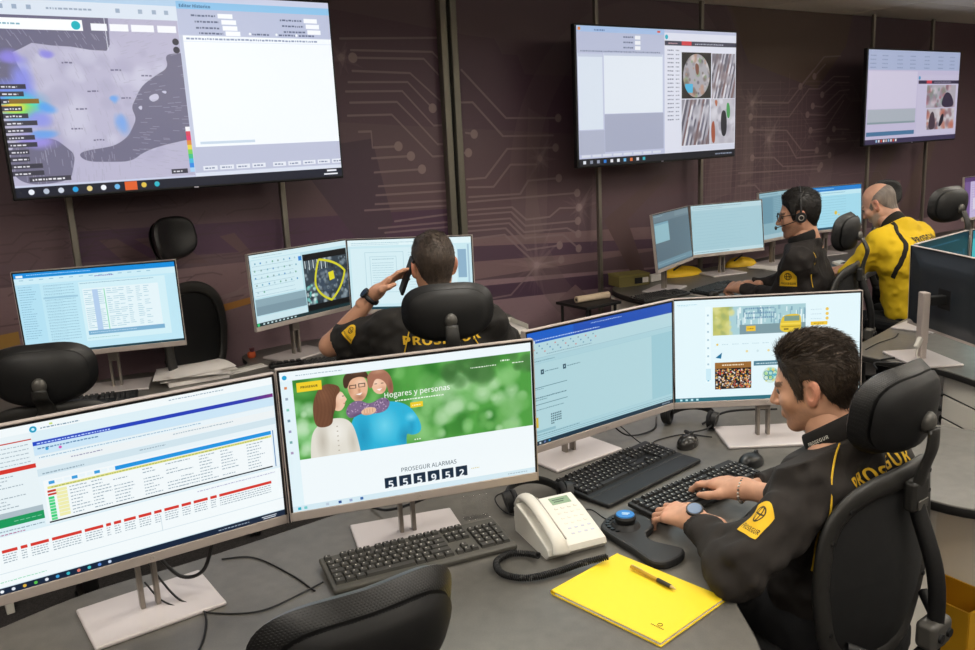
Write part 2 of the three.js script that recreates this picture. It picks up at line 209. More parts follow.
    clip(g, 212, 46, 512, 158, () => { rect(g, '#a9cfd6', 212, 46, 512, 158); rect(g, '#b8bd6a', 212, 46, 90, 158); mottle(g, 212, 46, 120, 158, ['#c9c873', '#9fae6a', '#d9d890'], 30, 8, 26); for (let i = 0; i < 60; i++) rect(g, ['#8fb7c6', '#dff0f2', '#7aa3b6', '#c9e2e6'][i % 4], 340 + rnd() * 380, 46 + rnd() * 90, 6 + rnd() * 8, 20 + rnd() * 40); rect(g, '#7d9aa2', 360, 150, 364, 54); for (let r = 0; r < 3; r++) words(g, 392, 56 + r * 26, 160, 9, '#6f97b4'); soft(g, '#e6c63a', [[580, 204], [584, 140], [604, 104], [690, 100], [700, 130], [700, 204]]); rect(g, '#7e9a8a', 606, 112, 84, 28); rect(g, '#b89b28', 590, 168, 108, 6); rect(g, '#f2d755', 584, 150, 112, 10); rect(g, '#8d7a2a', 604, 180, 26, 10); rect(g, '#8d7a2a', 660, 180, 26, 10); rect(g, '#ecc23a', 396, 158, 52, 30); words(g, 404, 171, 34, 5, '#8b6a10'); });
    rect(g, '#f0c83a', 752, 150, 92, 20); words(g, 770, 158, 54, 4, '#9b7818'); for (let i = 0; i < 3; i++) { words(g, 752, 80 + i * 26, 60, 3, '#b8d2de'); dotc(g, '#ecc85a', 842, 82 + i * 26, 9); }
    dotc(g, '#e8c860', 236, 256, 6); for (let i = 0; i < 5; i++) words(g, 262 + i * 56, 254, 36, 4, '#bcd6e0'); for (let i = 0; i < 4; i++) dotc(g, ['#e9d8a0', '#cfe4ea'][i % 2], 400 + i * 60, 300, 7); blob(g, '#1d6f98', [[226, 330], [262, 302], [256, 336]]); 
    rect(g, '#9a6a34', 222, 358, 202, 34); words(g, 262, 370, 120, 7, '#f2dfc0'); rect(g, '#241d1c', 222, 392, 202, 118); for (let i = 0; i < 420; i++) rect(g, ['#e8a13a', '#d9d3cc', '#8f5a3c', '#e3c06a', '#c9483a', '#44505e', '#f1e8df', '#1a1a1c', '#b98a6a'][i % 9], 222 + rnd() * 196, 392 + rnd() * 112, 4 + rnd() * 6, 4 + rnd() * 7);
    rect(g, '#4f7f92', 438, 358, 330, 26); words(g, 450, 370, 220, 5, '#d9ecf2'); dotc(g, '#cfe6d9', 532, 440, 46); mottle(g, 500, 404, 70, 70, ['#79c7b0', '#e6cf5a', '#58b7d2', '#9bd27a'], 26, 6, 14); g.strokeStyle = '#2b7fa0'; g.lineWidth = 3; for (let i = 0; i < 5; i++) { g.beginPath(); g.arc(508 + (i % 3) * 24, 430 + Math.floor(i / 3) * 26, 13, 0, 7); g.stroke(); }
    for (let i = 0; i < 6; i++) words(g, 620, 400 + i * 16, 140, 4, '#a9c4d0'); rect(g, '#2d6e7d', 0, 554, 1024, 22); for (let i = 0; i < 4; i++) rect(g, '#bfe6ee', 26 + i * 30, 559, 13, 11);
  },
  mail(g) {
    rect(g, '#c4ecfa', 0, 0, 1024, 576); rect(g, '#1490e0', 0, 0, 1024, 36); rect(g, '#f0fbff', 14, 16, 42, 16); words(g, 80, 14, 400, 4, '#c8ebff'); rect(g, '#d3f2fc', 0, 36, 1024, 44); for (let i = 0; i < 14; i++) rect(g, '#8fc3da', 30 + i * 62, 48, 26, 5); words(g, 500, 54, 120, 5, '#64a');
    rect(g, '#b9e6f8', 0, 80, 150, 440); for (let i = 0; i < 22; i++) words(g, 16, 96 + i * 17, 60 + 50 * rnd(), 4, '#7fb2ce'); for (let i = 0; i < 20; i++) { words(g, 170, 96 + i * 20, 190, 4, '#88b9d0'); words(g, 170, 104 + i * 20, 110, 3, '#a5cfe2'); } rect(g, '#a2cfe4', 160, 178, 218, 12);
    rect(g, '#d8f5fd', 390, 92, 560, 420); words(g, 396, 100, 480, 5, '#8ab4c8'); rect(g, '#eafaff', 410, 140, 490, 310); for (let i = 0; i < 20; i++) for (const x of [416, 440, 470, 500, 560, 600, 640, 690, 750, 800]) if (rnd() > 0.15) rect(g, '#a9d0df', x, 152 + i * 14, 18 + rnd() * 26, 4); rect(g, '#8fe0b8', 544, 150, 6, 290); rect(g, '#b8d3f2', 470, 150, 36, 290); rect(g, '#7fb4d6', 408, 440, 500, 30); words(g, 420, 452, 300, 4, '#d6efff'); words(g, 400, 490, 200, 4, '#9cc'); rect(g, '#16404e', 0, 560, 1024, 16);
  },
  camera_view(g) { // control program with a wide camera picture
    rect(g, '#bfe4ee', 0, 0, 1024, 576); rect(g, '#d8f1f7', 0, 0, 1024, 40); words(g, 30, 20, 300, 4, '#8fb9c9'); rect(g, '#d6eff6', 10, 46, 500, 300); for (let i = 0; i < 34; i++) dotc(g, ['#7fb8cc', '#5f9fd0', '#a9cdd8', '#6fb09a', '#8aa'][i % 5], 40 + (i % 8) * 58 + 12 * rnd(), 74 + Math.floor(i / 8) * 58, 8); for (let i = 0; i < 8; i++) words(g, 24, 92 + i * 34, 400, 4, '#9cc3d2'); rect(g, '#2a84d8', 486, 70, 34, 36); rect(g, '#7d99a6', 12, 358, 510, 130); rect(g, '#8eabb7', 12, 358, 510, 60); rect(g, '#cfe9f0', 12, 496, 510, 52);
    rect(g, '#0b0d10', 530, 64, 488, 500); clip(g, 532, 118, 484, 380, () => { rect(g, '#34414b', 532, 118, 484, 380); mottle(g, 532, 118, 484, 380, ['#212b33', '#566672', '#8fa0aa', '#1a2026', '#b8c6cc'], 150, 6, 34); for (let i = 0; i < 12; i++) rect(g, ['#c9d6da', '#5e6e78'][i % 2], 545 + i * 22, 120, 9, 60 + 50 * rnd()); soft(g, '#3b4a5a', [[640, 250], [720, 200], [840, 220], [900, 330], [820, 420], [700, 400]]); mottle(g, 660, 230, 210, 160, ['#28323c', '#7c8a94', '#55636e', '#98a6ac'], 40, 8, 26); g.strokeStyle = '#d8d428'; g.lineWidth = 20; g.beginPath(); g.moveTo(700, 126); g.quadraticCurveTo(640, 250, 640, 330); g.quadraticCurveTo(660, 430, 800, 490); g.quadraticCurveTo(940, 400, 980, 260); g.quadraticCurveTo(900, 160, 700, 126); g.stroke(); mottle(g, 534, 330, 110, 160, ['#58c7c0', '#bfe6e0', '#8ad8cf', '#f2faf8'], 30, 8, 24); blob(g, '#e6dc2a', [[790, 250], [850, 240], [858, 310], [800, 322]]); });
    rect(g, '#123036', 0, 548, 1024, 28); rect(g, '#35d07a', 4, 550, 22, 24); for (let i = 0; i < 9; i++) rect(g, '#d7eef2', 60 + i * 40, 556, 18, 11);
  },
  form(g) {
    rect(g, '#cbeaf2', 0, 0, 1024, 576); rect(g, '#e3f6fa', 0, 0, 1024, 50); words(g, 30, 24, 640, 5, '#9cc4d2'); words(g, 30, 38, 400, 4, '#a8ccd8'); rect(g, '#d8f0f6', 20, 70, 880, 460); g.strokeStyle = '#a5ccd8'; g.lineWidth = 3; g.strokeRect(140, 104, 320, 330); g.strokeRect(180, 140, 220, 240); words(g, 200, 158, 180, 5, '#8db5c4'); for (let i = 0; i < 9; i++) words(g, 196, 190 + i * 20, 180, 4, '#9fc5d2'); for (let i = 0; i < 16; i++) words(g, 500, 110 + i * 22, 300, 4, '#abcfda'); rect(g, '#8fb3cc', 910, 100, 70, 230); rect(g, '#a8c8da', 990, 60, 14, 460); rect(g, '#194450', 0, 556, 1024, 20);
  },
  dim_desktop(g) { rect(g, '#6b8391', 0, 0, 1024, 576); rect(g, '#7d95a2', 0, 0, 1024, 80); words(g, 20, 16, 240, 10, '#a9c6d2'); rect(g, '#8ba3af', 600, 10, 420, 50); rect(g, '#a9d9e6', 14, 92, 390, 210); words(g, 24, 104, 300, 6, '#dff3f8'); rect(g, '#8fc0d4', 14, 92, 390, 22); rect(g, '#7fa6b8', 0, 500, 1024, 60); words(g, 30, 524, 800, 8, '#a6c8d6'); rect(g, '#5d7683', 0, 560, 1024, 16); },
  pale_page(g) { rect(g, '#aed6e2', 0, 0, 1024, 576); rect(g, '#c3e3ec', 0, 0, 1024, 60); words(g, 30, 20, 700, 8, '#8db4c4'); words(g, 30, 42, 420, 5, '#96bccb'); for (let i = 0; i < 12; i++) words(g, 40, 100 + i * 36, 500 + 300 * rnd(), 4, '#a2ccda'); rect(g, '#c9e8f0', 0, 536, 1024, 40); words(g, 20, 552, 500, 8, '#7ca6b8'); },
  sidebar_page(g) { rect(g, '#86b4c6', 0, 0, 1024, 576); rect(g, '#a5cfdd', 0, 0, 1024, 50); words(g, 20, 20, 400, 8, '#6d9bb0'); rect(g, '#98c4d3', 0, 380, 1024, 140); rect(g, '#7aa9bd', 0, 60, 300, 320); for (let i = 0; i < 14; i++) words(g, 330, 80 + i * 22, 500, 5, '#a8d0de'); rect(g, '#b7dae5', 0, 520, 1024, 56); },
  blue_page(g) { rect(g, '#a5dcee', 0, 0, 1024, 576); rect(g, '#1b7fd0', 0, 0, 1024, 60); words(g, 30, 24, 500, 10, '#9cd2f2'); rect(g, '#c2e9f4', 0, 60, 1024, 60); words(g, 30, 82, 700, 10, '#7fb5cc'); for (let i = 0; i < 11; i++) words(g, 50, 140 + i * 36, 700, 5, '#8cc0d4'); dotc(g, '#e3c64a', 560, 360, 26); rect(g, '#e6d27a', 600, 380, 30, 20); rect(g, '#1a4c66', 0, 548, 1024, 28); },
  dark_list(g) { rect(g, '#0d1c2c', 0, 0, 1024, 576); for (let i = 0; i < 14; i++) { rect(g, '#1f4666', 60 + i * 66, 120 + 90 * rnd(), 40, 250); rect(g, '#4d86a8', 64 + i * 66, 150 + 90 * rnd(), 30, 60); } words(g, 30, 40, 800, 12, '#3b6a8a'); rect(g, '#122a3e', 0, 480, 1024, 96); },
  teal_page(g) { rect(g, '#4fc4cc', 0, 0, 1024, 576); rect(g, '#2b8fa8', 0, 0, 1024, 70); for (let i = 0; i < 12; i++) words(g, 40, 110 + i * 36, 800, 10, '#9fe2e4'); },
  lilac_page(g) { rect(g, '#cdbfe6', 0, 0, 1024, 576); rect(g, '#5d3f78', 0, 0, 1024, 60); rect(g, '#7a5c98', 0, 60, 160, 516); for (let i = 0; i < 12; i++) words(g, 200, 110 + i * 34, 700, 6, '#a896c6'); rect(g, '#e4dcf2', 240, 300, 700, 160); },
  weather(g) { // browser with a weather map of the peninsula, and a table window
    rect(g, '#c9cfe6', 0, 0, 1024, 576); rect(g, '#b6d2ec', 0, 0, 540, 34); rect(g, '#dce6f2', 0, 34, 540, 42); words(g, 150, 52, 120, 5, '#9aa9bd'); for (const x of [30, 64, 100, 336, 400, 440, 476]) rect(g, '#9fb0c6', x, 48, 12, 12);
    clip(g, 0, 76, 512, 466, () => {
      rect(g, '#b9b6cf', 0, 76, 512, 466); mottle(g, 60, 160, 400, 300, ['#c4c2d8', '#aeabc6', '#c9c8dc'], 70, 14, 46); g.fillStyle = '#716f86';
      const sea = '#6f6d86'; blob(g, sea, [[0, 76], [312, 76], [308, 150], [296, 168], [250, 166], [200, 158], [150, 156], [100, 150], [70, 166], [48, 176], [56, 210], [72, 250], [66, 290], [30, 330], [0, 330]]);
      soft(g, sea, [[0, 430], [60, 412], [120, 412], [150, 440], [170, 462], [160, 500], [146, 540], [0, 542]]); soft(g, sea, [[540, 168], [500, 172], [462, 176], [470, 214], [430, 236], [382, 268], [360, 306], [344, 332], [356, 362], [340, 392], [322, 418], [286, 440], [252, 446], [196, 452], [178, 464], [200, 484], [262, 488], [326, 490], [362, 464], [420, 446], [512, 430], [540, 428]]);
      soft(g, '#c7c6dc', [[396, 300], [426, 288], [432, 306], [408, 318]]); soft(g, '#c7c6dc', [[436, 284], [456, 282], [452, 294]]); soft(g, '#c7c6dc', [[362, 330], [378, 324], [374, 342]]);
      g.strokeStyle = '#a9a7bd'; g.lineWidth = 2; for (let i = 0; i < 420; i++) { const x = rnd() * 512, y = 80 + rnd() * 460, a = 0.9 + 0.8 * (y / 560) + (x > 330 ? -1.4 : 0); g.globalAlpha = 0.55; g.beginPath(); g.moveTo(x, y); g.lineTo(x + 20 * Math.cos(a), y + 20 * Math.sin(a)); g.stroke(); } g.globalAlpha = 1;
      for (const [c, x, y, rx, ry] of [['#8f86e0', 44, 190, 34, 24], ['#8a90e6', 60, 260, 30, 60], ['#7f8ae8', 40, 300, 70, 70], ['#4fb4e6', 50, 320, 62, 48], ['#45d8c8', 60, 326, 56, 36], ['#8be060', 30, 326, 52, 26], ['#f0d84a', 16, 326, 42, 18], ['#f08a3a', 0, 326, 30, 10], ['#5aa0ec', 116, 330, 26, 22], ['#8f8ae0', 130, 180, 24, 14], ['#9a8fe0', 70, 412, 60, 30], ['#6aa2e8', 96, 402, 40, 14], ['#7aa6e6', 308, 380, 22, 34], ['#6fa6ea', 300, 306, 14, 12], ['#8f96e6', 86, 360, 40, 30]]) { for (let k = 0; k < 5; k++) puff(g, c, x + (rnd() - 0.5) * rx * 0.8, y + (rnd() - 0.5) * ry * 0.8, rx * (0.6 + 0.5 * rnd()), ry * (0.6 + 0.5 * rnd())); }
      for (const [x, y] of [[170, 200], [300, 220], [386, 236], [228, 280], [170, 386], [226, 420], [320, 300], [190, 330]]) words(g, x, y, 30, 4, '#6d6b88'); rect(g, '#d9dbe8', 300, 76, 2, 90);
    });
    rect(g, '#fbfdff', 0, 84, 240, 30); dotc(g, '#16b5c4', 222, 99, 12); words(g, 20, 97, 60, 4, '#7ab'); for (const [x, w] of [[262, 44], [314, 52], [374, 66], [450, 56]]) rect(g, '#f4f6fb', x, 92, w, 20);
    dotc(g, '#3a3846', 500, 138, 10); dotc(g, '#3a3846', 500, 162, 10); for (let i = 0; i < 13; i++) { rect(g, '#3b3a48', 0, 262 + i * 20, i === 2 ? 96 : 46 + 40 * hash(i, 3), 13); words(g, 6, 267 + i * 20, 40, 4, '#e8e8f0'); } rect(g, '#8a6a2a', 20, 302, 76, 13); rect(g, '#3b3a48', 40, 520, 110, 14); words(g, 48, 525, 86, 5, '#f0f0f6'); rect(g, '#3b3a48', 440, 520, 50, 14); words(g, 446, 525, 30, 4, '#e8e8f0');
    ['#f2f2f6', '#d8455a', '#e0356e', '#e08a3a', '#e8d24a', '#7cd05a', '#3ec08a', '#45b8dc', '#3a8ae0', '#a8d0f0'].forEach((c, i) => rect(g, c, 498, 392 + i * 14, 14, 14));
    // table window
    rect(g, '#c3c9de', 514, 18, 510, 540); rect(g, '#8fc4ea', 514, 18, 510, 22); text(g, 'Editor Historico', 522, 30, 13, '#2b5680', true); rect(g, '#bcc3dc', 514, 40, 510, 76); for (const [x, y] of [[640, 50], [650, 68], [652, 86], [660, 102], [930, 54], [936, 72], [940, 90]]) { rect(g, '#f6f9fe', x, y, 48, 14); words(g, x - 84, y + 5, 76, 5, '#5d6885'); } for (const x of [740, 830, 900]) { dotc(g, '#f4f7fc', x, 108, 4); words(g, x + 8, 106, 56, 5, '#5d6885'); }
    rect(g, '#f4f9fe', 524, 118, 500, 340); words(g, 534, 124, 440, 5, '#8a97b4'); rect(g, '#dfe7f4', 524, 134, 500, 2); rect(g, '#c8d8e8', 540, 440, 180, 8); rect(g, '#bcc1d8', 514, 456, 510, 96); for (let i = 0; i < 9; i++) { const x = 540 + i * 54 + (i > 3 ? 18 : 0); rect(g, '#e6eaf4', x, 516, 46, 14); words(g, x + 6, 521, 32, 4, '#7682a0'); } rect(g, '#dbe2f0', 514, 536, 510, 16);
    rect(g, '#10172a', 0, 548, 1024, 28); ['#e9eef6', '#b8c2d2', '#cfd6e2', '#1a9fe0', '#e8d28a', '#eef2f8', '#6ab6e8', '#e0602a', '#e2c24a', '#22b6c8'].forEach((c, i) => { if (i === 7) rect(g, c, 296, 549, 36, 26); else dotc(g, c, 40 + i * 39, 562, 8); }); rect(g, '#f1f4fa', 968, 552, 36, 6); rect(g, '#f1f4fa', 956, 564, 52, 5);
  },
  cameras(g) {
    rect(g, '#c4cae4', 0, 0, 1024, 576); rect(g, '#a9c4ea', 0, 0, 526, 24); rect(g, '#e8893a', 8, 6, 14, 12); words(g, 100, 12, 60, 6, '#5f7bb0'); rect(g, '#e05a4a', 480, 8, 20, 8); rect(g, '#bcc3dd', 0, 24, 526, 84); for (let i = 0; i < 3; i++) { words(g, 270, 36 + i * 22, 60, 6, '#67728f'); rect(g, '#f4f7fc', 340, 32 + i * 22, 34, 16); } words(g, 20, 98, 480, 5, '#7b86a2');
    rect(g, '#dfe9f6', 4, 112, 140, 312); rect(g, '#e8f0fa', 152, 108, 362, 252); rect(g, '#c9d2e6', 6, 112, 138, 12); rect(g, '#c9d2e6', 154, 108, 358, 10); rect(g, '#aab0c8', 152, 362, 366, 160); rect(g, '#b4bad0', 4, 428, 146, 100); for (let i = 0; i < 8; i++) rect(g, '#dde2ee', 14 + i * 62, 530, 52, 10);
    rect(g, '#e3e6f4', 526, 14, 498, 532); dotc(g, '#1fb0c8', 540, 32, 10); rect(g, '#3d3f52', 528, 48, 496, 20); rect(g, '#d8424a', 640, 48, 66, 18); words(g, 552, 56, 60, 5, '#c9a0a8'); words(g, 730, 56, 200, 5, '#b9bccb'); for (let i = 0; i < 18; i++) { words(g, 546, 86 + i * 18, 40, 5, '#7a8096'); words(g, 600, 86 + i * 18, 24, 5, '#8f95a8'); }
    rect(g, '#0b0c10', 640, 96, 204, 206); clip(g, 640, 96, 204, 206, () => { g.save(); g.beginPath(); g.ellipse(742, 200, 92, 98, 0, 0, 7); g.clip(); rect(g, '#a8a6ae', 640, 96, 204, 206); mottle(g, 640, 96, 204, 206, ['#c9c4c6', '#8e8a92', '#6f5f58', '#d9d4d4', '#4c4a56', '#7b9a6c', '#b98a72'], 90, 6, 22); rect(g, '#3fb4e0', 664, 236, 52, 40); soft(g, '#7b4a3a', [[730, 140], [760, 150], [756, 200], [736, 190]]); g.restore(); });
    const stripes = (x, y, w, h) => clip(g, x, y, w, h, () => { rect(g, '#8f8d9a', x, y, w, h); for (let i = 0; i < 16; i++) { g.strokeStyle = ['#c9c8d2', '#5d5a68', '#a8a6b2', '#7a5f62', '#dcdbe2', '#6f6d80'][i % 6]; g.lineWidth = 6 + 12 * rnd(); g.beginPath(); g.moveTo(x + i * w / 14 - 40, y + h + 10); g.lineTo(x + i * w / 14 + 30, y - 10); g.stroke(); } mottle(g, x, y, w, h, ['#a3a1ad', '#6b6976', '#c6c5cf', '#77666a'], 26, 10, 34); });
    stripes(850, 98, 170, 206); stripes(640, 306, 196, 210); clip(g, 842, 306, 178, 210, () => { rect(g, '#c4c2cc', 842, 306, 178, 210); mottle(g, 842, 306, 178, 210, ['#dcdbe4', '#9d9aa8', '#b3b0bd'], 40, 8, 30); soft(g, '#23242e', [[916, 360], [960, 360], [964, 480], [920, 484]]); soft(g, '#3f9a52', [[958, 320], [984, 330], [986, 400], [960, 396]]); soft(g, '#a2543c', [[846, 420], [872, 400], [880, 510], [852, 514]]); soft(g, '#b4694a', [[868, 310], [896, 312], [884, 350]]); });
    rect(g, '#d8dcec', 640, 520, 384, 22); rect(g, '#0f1420', 0, 546, 1024, 30); ['#e9eef6', '#8a93a8', '#9aa3b8', '#2f7fd8', '#e8e8ee', '#eef2f8', '#6ab6e8', '#e0703a', '#e2e2ea', '#35b6c8'].forEach((c, i) => rect(g, c, 22 + i * 40, 554, 16, 14)); words(g, 880, 560, 120, 6, '#9aa6bc');
  },
  far_cameras(g) {
    rect(g, '#cfc8e6', 0, 0, 1024, 576); rect(g, '#b3bfe0', 0, 0, 1024, 120); for (let r = 0; r < 4; r++) for (const x of [20, 140, 300, 440, 600, 760, 900]) words(g, x, 30 + r * 24, 60, 7, '#8f9cc2'); rect(g, '#dcd6ee', 10, 128, 520, 230); rect(g, '#b7bfcb', 12, 362, 516, 90); rect(g, '#8fa3ac', 12, 440, 516, 12); rect(g, '#4c7da6', 8, 500, 516, 26); rect(g, '#d3cde8', 545, 150, 479, 390); dotc(g, '#4fa0d0', 556, 168, 12); rect(g, '#3c3450', 546, 184, 478, 22); rect(g, '#e0485a', 640, 184, 60, 20); words(g, 730, 192, 200, 6, '#a49cb8');
    clip(g, 648, 214, 348, 148, () => { rect(g, '#b9b3bf', 648, 214, 348, 148); mottle(g, 648, 214, 348, 148, ['#8d6a78', '#d9d2d9', '#7f9a8e', '#c9515e', '#9b94a4'], 50, 14, 40); soft(g, '#3a3048', [[820, 362], [850, 280], [900, 256], [960, 290], [990, 362]]); });
    clip(g, 660, 368, 336, 138, () => { rect(g, '#c9c2c8', 660, 368, 336, 138); mottle(g, 660, 368, 336, 138, ['#ded8de', '#8f6a72', '#c2705e', '#6d6478'], 50, 14, 36); soft(g, '#4a3a48', [[680, 506], [700, 400], [740, 380], [770, 460], [760, 506]]); soft(g, '#2a2634', [[800, 500], [830, 410], [870, 400], [860, 470]]); });
    rect(g, '#3c3558', 0, 546, 1024, 30); for (let i = 0; i < 9; i++) rect(g, ['#9fd0f0', '#f0f0f4', '#e0583a', '#fff', '#d8c4c0'][i % 5], 110 + i * 26, 550, 16, 16);
  },
};
const showTex = {};
function screenMat(show, level) { const t = showTex[show] ??= canvasTex(1024, 576, SHOW[show]); return new THREE.MeshStandardMaterial({ name: 'lit screen', color: 0x050506, roughness: 0.35, emissive: 0xffffff, emissiveMap: t, emissiveIntensity: level }); }
// ---------------------------------------------------------------- the room
const room = (name, g, m, pos = rw(0, 0, 0)) => { const o = structure(obj(name, g, m)); o.position.copy(pos); o.rotation.y = TURN; return o; };
// circuit print on the screen wall: [dot at start, dot at end, s, y, s, y ...] in metres along the wall and above the floor
const CIRCUITS = [
  [0, 0, 2.26, 2.28, 2.79, 2.28, 2.88, 2.20],
  [1, 0, 2.27, 2.24, 2.73, 2.24, 2.87, 2.11],
  [0, 0, 2.26, 2.17, 2.63, 2.16, 2.83, 2.00, 2.87, 1.99],
  [0, 1, 2.23, 2.11, 2.61, 2.11, 2.77, 1.96],
  [0, 0, 2.21, 2.06, 2.57, 2.06, 2.77, 1.86, 2.87, 1.86],
  [0, 0, 2.20, 2.34, 2.83, 2.36],
  [0, 0, 2.23, 2.00, 2.53, 2.00, 2.66, 1.88, 2.79, 1.75, 2.86, 1.75],
  [0, 0, 2.21, 1.93, 2.49, 1.93, 2.75, 1.68, 2.86, 1.68],
  [0, 1, 2.99, 2.18, 3.31, 1.89, 3.74, 1.88],
  [0, 0, 2.98, 1.99, 3.06, 1.99, 3.28, 1.78, 3.69, 1.77],
  [0, 1, 2.27, 1.84, 2.35, 1.84, 2.35, 1.75, 2.52, 1.75],
  [0, 1, 2.34, 1.69, 2.60, 1.69],
  [0, 1, 2.35, 1.61, 2.67, 1.61],
  [0, 0, 2.37, 1.53, 2.90, 1.52],
  [0, 0, 2.35, 1.48, 2.89, 1.47],
  [0, 0, 2.34, 1.43, 2.89, 1.41],
  [0, 0, 2.27, 1.40, 2.88, 1.38],
  [0, 0, 2.46, 1.32, 2.89, 1.33],
  [0, 0, 2.35, 1.29, 2.89, 1.28],
  [0, 0, 2.39, 1.26, 2.88, 1.25],
  [0, 1, 3.00, 1.81, 3.06, 1.80],
  [0, 1, 2.98, 1.69, 3.01, 1.69],
  [0, 1, 2.99, 1.53, 3.13, 1.53, 3.31, 1.70, 3.71, 1.69],
  [0, 0, 3.00, 1.48, 3.19, 1.47, 3.33, 1.60, 3.54, 1.59],
  [0, 1, 3.00, 1.42, 3.40, 1.41, 3.47, 1.49, 3.73, 1.49],
  [0, 1, 2.99, 1.39, 3.89, 1.38],
  [0, 1, 2.99, 1.34, 3.33, 1.33, 3.44, 1.24, 3.64, 1.24, 3.73, 1.29, 3.90, 1.28],
  [0, 1, 2.99, 1.31, 3.32, 1.30, 3.43, 1.20, 3.89, 1.19],
  [0, 1, 2.99, 1.27, 3.31, 1.26, 3.42, 1.16, 3.79, 1.15, 3.89, 1.10],
  [0, 1, 2.98, 1.24, 3.30, 1.23, 3.42, 1.12, 3.75, 1.11, 3.89, 1.00],
  [0, 1, 2.98, 1.21, 3.27, 1.20, 3.44, 1.04, 3.72, 1.04],
  [0, 1, 2.98, 1.16, 3.26, 1.16, 3.52, 0.93, 3.73, 0.94],
  [0, 0, 2.98, 0.76, 3.29, 0.76, 3.52, 0.93],
  [0, 0, 5.76, 1.95, 6.21, 1.94, 6.69, 2.31, 6.93, 2.32],
  [1, 0, 6.56, 2.15, 6.71, 2.25],
  [1, 0, 5.73, 1.84, 6.23, 1.83, 6.49, 2.05, 6.64, 2.05, 6.84, 2.15, 7.07, 2.15],
  [1, 0, 6.68, 2.00, 6.88, 2.10, 7.07, 2.10],
  [1, 0, 6.55, 1.91, 6.69, 1.90, 6.93, 2.03, 7.08, 2.04],
  [1, 0, 6.48, 1.84, 6.74, 1.83, 7.00, 2.00],
  [1, 0, 6.53, 1.71, 6.75, 1.72, 7.00, 1.95],
  [1, 1, 5.74, 1.74, 6.20, 1.72, 6.41, 1.55, 6.63, 1.54],
  [0, 1, 5.98, 1.64, 6.21, 1.63, 6.34, 1.49, 6.82, 1.49],
  [1, 1, 5.76, 1.52, 6.04, 1.51, 6.16, 1.43, 6.70, 1.41],
  [0, 1, 5.59, 1.41, 6.67, 1.38],
  [1, 0, 6.79, 1.62, 7.06, 1.62],
  [1, 0, 6.87, 1.71, 7.10, 1.70],
  [0, 0, 5.59, 1.31, 5.80, 1.30, 5.91, 1.22, 6.43, 1.23],
  [1, 0, 6.37, 2.07, 6.54, 2.20],
];
